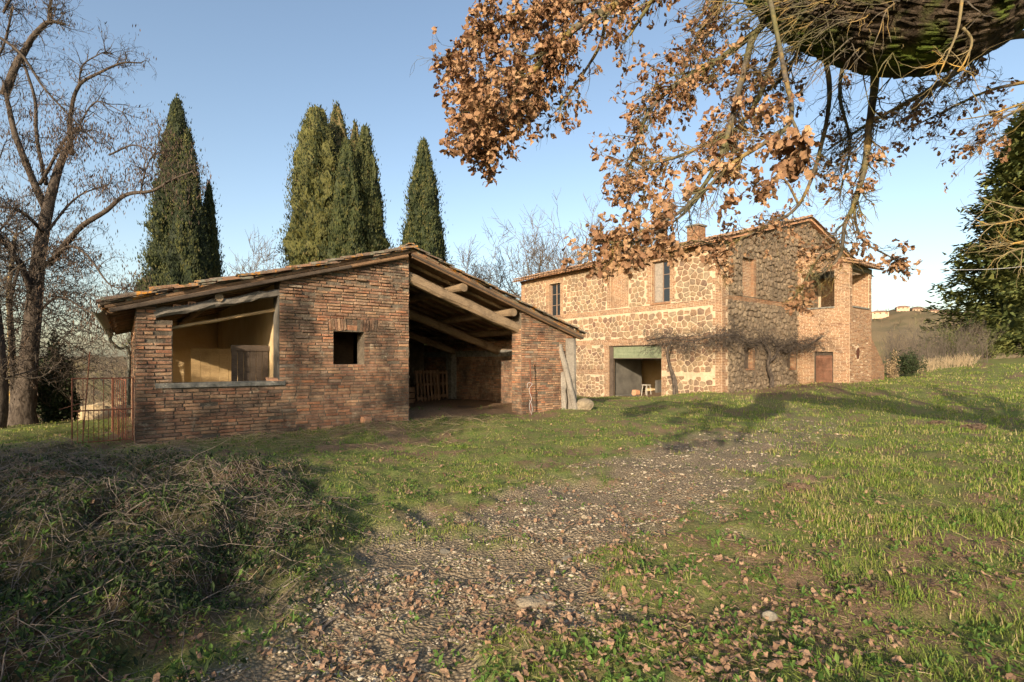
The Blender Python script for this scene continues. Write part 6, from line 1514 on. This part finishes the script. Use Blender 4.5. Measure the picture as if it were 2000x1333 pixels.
# ------------------------------------------------------------------ the oak over the camera
def oak():
    rn = random.Random(123); O0 = np.array([7.5, -1.2, 0.]); O0[2] = gz(O0[0], O0[1])
    root = empty('oak_tree', tuple(O0), 0, 'old oak reaching in from the right with a mossy limb and clinging brown leaves', 'oak')
    def W3(l): return np.array([P(a, b, c) for a, b, c in l]) - O0
    g = Geo(); tr = spline([(0, 0, -.4), (-.1, .1, 1.5), (.0, .3, 3.2), (-.2, .9, 4.6)], 16); tube(g, tr, np.linspace(.75, .52, 16), 16, lump=.08); g.build('trunk', MT['oak_bark'], root, smooth=True)
    g = Geo(); q = spline(np.vstack([[tr[-1]], W3([(2200, -260, 4.0), (2010, -110, 3.7), (1855, -5, 3.5), (1715, -5, 3.5), (1580, -28, 3.7), (1430, -120, 4.0)])]), 110)
    rad = np.interp(np.linspace(0, 1, 110), [0, .25, .45, .62, .75, .88, 1], [.52, .46, .44, .43, .36, .27, .15])
    tube(g, q, rad, 64, lump=.035, ridge=.022); g.build('limb', MT['oak_bark'], root, smooth=True)
    # plates of furrowed bark laid along the limb
    K = 5200; ii = RS.integers(30, 108, K); an = RS.uniform(0, 6.283, K); tn = np.gradient(q, axis=0); tn /= np.linalg.norm(tn, axis=1, keepdims=True); d_, u_, v_ = frame(tn[ii], (0, .3, .95))
    ra_ = rad[ii] * RS.uniform(.985, 1.02, K); nr = u_ * np.cos(an)[:, None] + v_ * np.sin(an)[:, None]; sd = np.cross(d_, nr); f_ = RS.random(K)[:, None]
    PV = np.array([(-.5, 0, -.3), (.5, 0, -.3), (.5, 1, -.3), (-.5, 1, -.3), (-.25, .12, .7), (.22, .15, .8), (.2, .85, .6), (-.2, .9, .7)], float); PF = np.array([(0, 1, 5, 4), (1, 2, 6, 5), (2, 3, 7, 6), (3, 0, 4, 7), (4, 5, 6, 7)])
    L_ = RS.uniform(.05, .16, K); w_ = RS.uniform(.012, .030, K); h_ = RS.uniform(.006, .020, K); tw_ = RS.normal(size=K)[:, None] * .12
    g = Geo(); g.inst(PV, PF, np.stack([sd * w_[:, None], (d_ + sd * tw_) * L_[:, None], nr * h_[:, None]], -1), q[ii] + (q[np.minimum(ii + 1, 109)] - q[ii]) * f_ + nr * ra_[:, None], RS.random(K)); tag(g.build('bark', MT['oak_bark'], root), kind='stuff')
    # rough bark ridges / short dead shoots along the underside of the limb
    b = Br()
    for _ in range(260):
        i = rn.randint(35, 109); a = rn.uniform(0, 6.28); dd = np.array([rn.gauss(-.8, .5), rn.gauss(-.1, .5), rn.gauss(-.35, .35)]); dd /= np.linalg.norm(dd)
        b.grow(q[i] + dd * rad[i] * .75 + np.array([rn.gauss(0, .1), rn.gauss(0, .1), 0]), dd + np.array([-.6, 0, 0]), rn.uniform(.15, .5), .007, 1, rn, 5, .2, -.05, (1, 3), .6, minr=.002)
    # upper crown limbs, outside the frame, that shade the ground to the right
    for a_, e_, L_, r_ in ((.9, .5, 4.5, .22), (2.4, .7, 4.0, .2), (-.3, .6, 4.5, .24), (-1.6, .5, 4.0, .2), (3.6, .8, 4, .2)):
        d = np.array([math.sin(a_) * math.cos(e_), math.cos(a_) * math.cos(e_), math.sin(e_)]); s_ = tr[-1] - np.array([0, .2, .4]); g = Geo()
        qq = spline([s_, s_ + d * L_ * .5 + np.array([0, 0, .1]), s_ + d * L_ + np.array([0, 0, .6])], 12); tube(g, qq, np.linspace(r_, r_ * .3, 12), 8, lump=.1); g.build('limb', MT['oak_bark'], root, smooth=True)
        for _ in range(16):
            i = rn.randint(4, 11); bb = np.array([rn.gauss(0, 1), rn.gauss(0, 1), rn.gauss(.3, .7)]); b.grow(qq[i], d + bb, rn.uniform(.8, 1.5), .035, 2, rn, 5, .2, .03, (3, 4), .65, minr=.005)
    crown_tips = [t_ for t_ in b.tips[-900:] if rn.random() < .5]
    mains = [  # (points px,py,depth), r0, r1, twigs, leafiness, size, twig length
        ([(1560, -60, 4.6), (1330, -40, 4.6), (1215, 5, 4.6), (1120, 58, 4.6), (1050, 130, 4.5), (1000, 190, 4.5), (960, 262, 4.4)], .055, .012, 38, 1.2, .085, .42),
        ([(1215, 0, 4.7), (1150, 0, 4.7), (1060, 18, 4.7), (980, 35, 4.6), (925, 70, 4.5), (900, 100, 4.5)], .025, .007, 34, 1.5, .085, .35),
        ([(1050, 128, 4.6), (985, 155, 4.5), (930, 175, 4.5), (925, 215, 4.4), (945, 275, 4.4)], .02, .006, 34, 1.6, .085, .30),
        ([(1130, 52, 4.7), (1090, 90, 4.6), (1060, 150, 4.6), (1035, 185, 4.5)], .02, .007, 22, 1.4, .085, .3),
        ([(1185, 10, 4.8), (1175, 80, 4.8), (1145, 135, 4.8), (1110, 185, 4.7), (1090, 215, 4.7)], .02, .006, 12, .5, .075, .3),
        ([(1380, -80, 4.5), (1300, -30, 4.5), (1258, 25, 4.5), (1230, 70, 4.5)], .03, .01, 10, .6, .08, .3),
        ([(1560, -20, 3.9), (1480, 60, 3.9), (1455, 130, 3.8), (1430, 230, 3.7), (1400, 320, 3.6), (1345, 400, 3.6), (1280, 440, 3.6), (1190, 475, 3.6)], .030, .007, 46, .6, .075, .30),
        ([(1480, 60, 4.3), (1400, 120, 4.3), (1330, 160, 4.3), (1270, 215, 4.3), (1240, 290, 4.3), (1230, 335, 4.3)], .03, .007, 54, .8, .07, .32),
        ([(1540, 0, 4.2), (1510, 120, 4.1), (1450, 240, 4.0), (1340, 300, 4.0), (1270, 320, 4.0)], .03, .007, 46, .6, .07, .32),
        ([(1500, -20, 3.4), (1530, 130, 3.0), (1545, 230, 2.6), (1500, 275, 2.5), (1430, 320, 2.5), (1370, 380, 2.6), (1320, 430, 2.7), (1250, 470, 2.8), (1170, 500, 2.9)], .015, .004, 42, .75, .070, .20),
        ([(1545, 230, 2.6), (1560, 262, 2.4), (1572, 285, 2.3)], .008, .004, 5, .8, .085, .10),
        ([(1700, 110, 4.2), (1708, 160, 4.2), (1696, 260, 4.2), (1688, 330, 4.1), (1668, 400, 4.1), (1650, 440, 4.1), (1640, 500, 4.1), (1600, 540, 4.1)], .035, .008, 54, .28, .065, .30),
        ([(1668, 400, 4.1), (1672, 440, 4.1), (1690, 475, 4.1), (1735, 500, 4.1), (1755, 512, 4.1)], .012, .004, 12, .55, .066, .14),
        ([(1640, 470, 4.1), (1600, 500, 4.1), (1575, 545, 4.1), (1562, 575, 4.1)], .012, .004, 16, .7, .068, .20),
        ([(1600, 60, 4.4), (1620, 180, 4.4), (1600, 300, 4.4), (1560, 400, 4.4), (1500, 440, 4.4), (1420, 475, 4.4), (1350, 470, 4.4)], .022, .005, 44, .34, .065, .28),
        ([(1560, 400, 4.4), (1530, 350, 4.4), (1490, 370, 4.4)], .012, .004, 10, .8, .078, .2),
        ([(1440, 468, 4.3), (1400, 500, 4.3), (1420, 540, 4.3)], .01, .004, 9, .9, .078, .18),
        ([(1660, 60, 4.6), (1640, 180, 4.6), (1660, 280, 4.6), (1640, 380, 4.6)], .02, .005, 48, .3, .062, .32),
        ([(2060, 60, 5.0), (1940, 80, 5.0), (1870, 140, 5.0), (1790, 190, 5.0), (1700, 240, 5.0), (1620, 290, 5.0)], .04, .008, 70, .42, .07, .40),
        ([(2060, 150, 5.2), (1940, 175, 5.2), (1860, 210, 5.2), (1780, 250, 5.2)], .02, .005, 34, .35, .065, .35),
        ([(2080, 190, 4.8), (1980, 220, 4.8), (1910, 265, 4.8)], .02, .005, 24, .35, .065, .32),
        ([(1480, -60, 4.8), (1400, 10, 4.8), (1360, 80, 4.8), (1330, 140, 4.8)], .03, .008, 46, .75, .07, .35),
        ([(1650, -40, 4.6), (1580, 60, 4.6), (1530, 150, 4.6), (1460, 200, 4.6)], .025, .007, 56, .35, .07, .35),
    ]
    leaves = []
    for l, r0, r1, nt, lf, sz, tl in mains:
        qq = spline(W3(l), 10 * len(l)); rr = np.linspace(r0, r1, len(qq)); g = Geo(); tube(g, qq, rr, 7, lump=.14)
        g.build('branch', MT['oak_twig'], root, smooth=True)
        for _ in range(nt):
            u = rn.uniform(.12, 1) ** .8; i = min(len(qq) - 1, max(1, int(u * len(qq)))); d = qq[i] - qq[i - 1]; d /= np.linalg.norm(d) + 1e-9
            ax = np.array([rn.gauss(0, 1), rn.gauss(0, 1), rn.gauss(0, 1)]); ax -= d * (ax @ d); ax /= np.linalg.norm(ax) + 1e-9; a = rn.uniform(.3, 1.1); bb = Br()
            bb.grow(qq[i], d * math.cos(a) + ax * math.sin(a) + np.array([-.1, 0, -.2]), tl * .62 * rn.uniform(.5, 1.4), max(.0035, rr[i] * .35), 2, rn, 4, .24, -.03, (2, 3), .6, (.4, 1.0), minr=.0016, tipk=.5)
            b.A += bb.A; b.B += bb.B; b.ra += bb.ra; b.rb += bb.rb
            dense = rn.random() < .25 + .75 * lf
            for tp, td in bb.tips:
                if dense and rn.random() < lf * .62: leaves.append((tp, td, sz * .74))
    # orange lichened twigs at the right edge
    lg = Geo()
    for l in ([(2080, 415, 3.2), (2000, 428, 3.2), (1960, 436, 3.2), (1905, 442, 3.2)], [(2080, 455, 3.1), (2000, 472, 3.1), (1950, 482, 3.1)], [(2080, 395, 3.3), (2000, 408, 3.3), (1930, 392, 3.3)], [(2060, 180, 3.8), (1990, 205, 3.8), (1930, 225, 3.8), (1870, 235, 3.8)], [(1880, -10, 3.0), (1870, 60, 3.0), (1850, 110, 3.0), (1835, 145, 3.0)], [(1880, 55, 3.0), (1898, 80, 3.0), (1885, 120, 3.0), (1870, 140, 3.0)], [(2080, 490, 3.1), (2000, 486, 3.1), (1975, 492, 3.1)]):
        qq = spline(W3(l), 20); g = Geo(); tube(g, qq, np.linspace(.010, .003, 20), 6, lump=.2); g.build('branch', MT['lichen_twig'], root, smooth=True); bb = Br()
        for _ in range(8): i = rn.randint(4, 19); bb.grow(qq[i], (qq[i] - qq[i - 2]) * 8 + np.array([rn.gauss(0, 1) * .5, rn.gauss(0, .5), rn.gauss(0, .5)]), .16, .0035, 1, rn, 4, .2, 0, (1, 2), .6, minr=.0015)
        bb.geo(lg, .5)
    tag(lg.build('lichened_twigs', MT['lichen_twig'], root), kind='stuff')
    for (tp, td) in crown_tips: leaves.append((tp, td, .09)); leaves.append((tp, td, .11))
    g = Geo(); b.geo(g, .02); g.build('twigs', MT['oak_twig'], root)
    # leaves: 4-7 per tip
    rec = []
    for tp, td, sz in leaves:
        for _ in range(rn.randint(3, 6)):
            d = np.array(td) * .5 + np.array([rn.gauss(0, .7), rn.gauss(0, .7), rn.gauss(-.55, .6)]); d /= np.linalg.norm(d); o = tp + np.array([rn.gauss(0, 1), rn.gauss(0, 1), rn.gauss(0, 1)]) * .018
            rec.append((o, d, sz * rn.uniform(.65, 1.25)))
    def clear(o):
        px, py = PX(o + O0)
        return not ((1318 < px < 1402 and 385 < py < 480) or (1592 < px < 1720 and 522 < py < 640) or (1436 < px < 1522 and 500 < py < 720) or (py > 545 and px < 1530) or py > 612 or (px < 850) or (1020 < px < 1180 and 330 < py < 440))
    rec = [r for r in rec if clear(r[0])]
    T = np.array([r[0] for r in rec]); D = np.array([r[1] for r in rec]); S_ = np.array([r[2] for r in rec]); n = len(T); d, u, v = frame(D, (.3, .4, .8)); a = RS.uniform(0, 6.28, n)[:, None]; u2 = u * np.cos(a) + v * np.sin(a); v2 = np.cross(d, u2)
    A = np.stack([d * S_[:, None], u2 * (S_ * 1.15)[:, None], v2 * S_[:, None]], -1)
    Wd = T + O0; dist = np.linalg.norm(Wd - np.array([0, 0, CZ]), axis=1); pxv = 1000 + Wd[:, 0] / np.maximum(Wd[:, 1], .1) * 1000; pyv = HOR - (Wd[:, 2] - CZ) / np.maximum(Wd[:, 1], .1) * 1000
    vis = (Wd[:, 1] > .3) & (pxv > 0) & (pxv < 2000) & (pyv > 0); order = np.argsort(-(vis * S_ / dist)); mes = []
    for V_, F_ in OAKL:
        me = bpy.data.meshes.new('leaf'); me.from_pydata([tuple(x) for x in V_], [], [tuple(int(i) for i in f) for f in F_]); me.materials.append(MT['oak_leaf']); mes.append(me)
    for i in order[:300]:
        o = bpy.data.objects.new('leaf', rn.choice(mes)); COL.objects.link(o); o.parent = root; M = Matrix([list(r) for r in A[i]]).to_4x4(); M.translation = Vector(T[i]); o.matrix_local = M
    rest = order[300:]; g = Geo(); vi = RS.integers(0, 5, len(rest))
    for k in range(5): q_ = rest[vi == k]; g.inst(OAKL[k][0], OAKL[k][1], A[q_], T[q_], RS.random(len(q_)))
    tag(g.build('foliage', MT['oak_leaf'], root), kind='stuff'); print('oak leaves', n)
oak()

# trees and a hedge standing behind the camera to the left; they throw the shade over the bank and the barn
def offtree(x, y, Ht, seed, label, levels=4, leafy=0, lo=.2):
    rn = random.Random(seed); z = gz(x, y); root = empty('bare_tree', (x, y, z), 0, label, 'tree'); g = Geo(); tr = spline([(0, 0, -.3), (.1, 0, Ht * .3), (0, .1, Ht * .65)], 9); tube(g, tr, np.linspace(.2, .09, 9), 8, lump=.06); g.build('trunk', MT['bark'], root, smooth=True); b = Br()
    for k in range(11):
        i = rn.randint(int(lo * 12), 8); a = k * 2.4; e_ = rn.uniform(.1, 1.0); b.grow(tr[i], (math.cos(a) * math.cos(e_), math.sin(a) * math.cos(e_), math.sin(e_)), Ht * .26, .06, levels - 1, rn, 5, .18, .04, (3, 5), .64, minr=.007)
    g = Geo(); b.geo(g, .04); g.build('crown', MT['twig'], root)
    if leafy:
        T = np.repeat(np.array([t_[0] for t_ in b.tips]), leafy, 0); T = T + RS.normal(size=T.shape) * .12; n = len(T); g = Geo(); g.inst(LEAFV, LEAFF, randrot(n) * RS.uniform(.09, .17, n)[:, None, None], T, RS.random(n)); g.build('foliage', MT['dead_leaf'], root)
offtree(-11.2, -4.0, 8.4, 201, 'bare tree standing out of view behind the left of the camera, nearest the road', leafy=3, lo=.42)
offtree(-9.0, -2.9, 6.9, 202, 'leafy dead-crowned tree standing out of view behind the left of the camera', leafy=4, lo=.42)
offtree(-13.2, -.6, 7.6, 203, 'bare tree standing out of view to the left of the camera', leafy=1, lo=.3)
def shade_hedge():  # unseen, added to keep sunlight off the bank
    rs = np.random.default_rng(55); root = empty('shade_hedge', (-7.4, -1.4, gz(-7.4, -1.4)), 0, 'low dense hedge added unseen to shade the bank, left of and behind the camera', 'shade_hedge'); T = []; z0 = gz(-7.4, -1.4)
    path = np.array([(-9.2, 3.8), (-7.2, .4), (-5.2, -1.9), (-3.9, -3.0)])
    for k in range(26000):
        u = rs.random() * (len(path) - 1); i = int(u); p_ = path[i] + (path[i + 1] - path[i]) * (u - i); hh = (2.15 - .08 * u + .25 * math.sin(u * 9) + .15 * math.sin(u * 23)) * rs.random() ** .6
        T.append((p_[0] + 7.4 + rs.normal() * .35, p_[1] + 1.4 + rs.normal() * .35, hh))
    T = np.array(T); n = len(T); g = Geo(); g.inst(LEAFV, LEAFF, randrot(n) * rs.uniform(.07, .13, n)[:, None, None], T, rs.random(n)); g.build('foliage', MT['dark_leaf'], root)
    rn = random.Random(3); b = Br()
    for k in range(60): u = rn.random() * 2.99; i = int(u); p_ = path[i] + (path[i + 1] - path[i]) * (u - i); b.grow((p_[0] + 7.4, p_[1] + 1.4, -.1), (rn.gauss(0, .3), rn.gauss(0, .3), 1), .8, .03, 1, rn, 4, .2, 0, (3, 4), .7)
    g = Geo(); b.geo(g, .02); g.build('stems', MT['bark'], root)
shade_hedge()
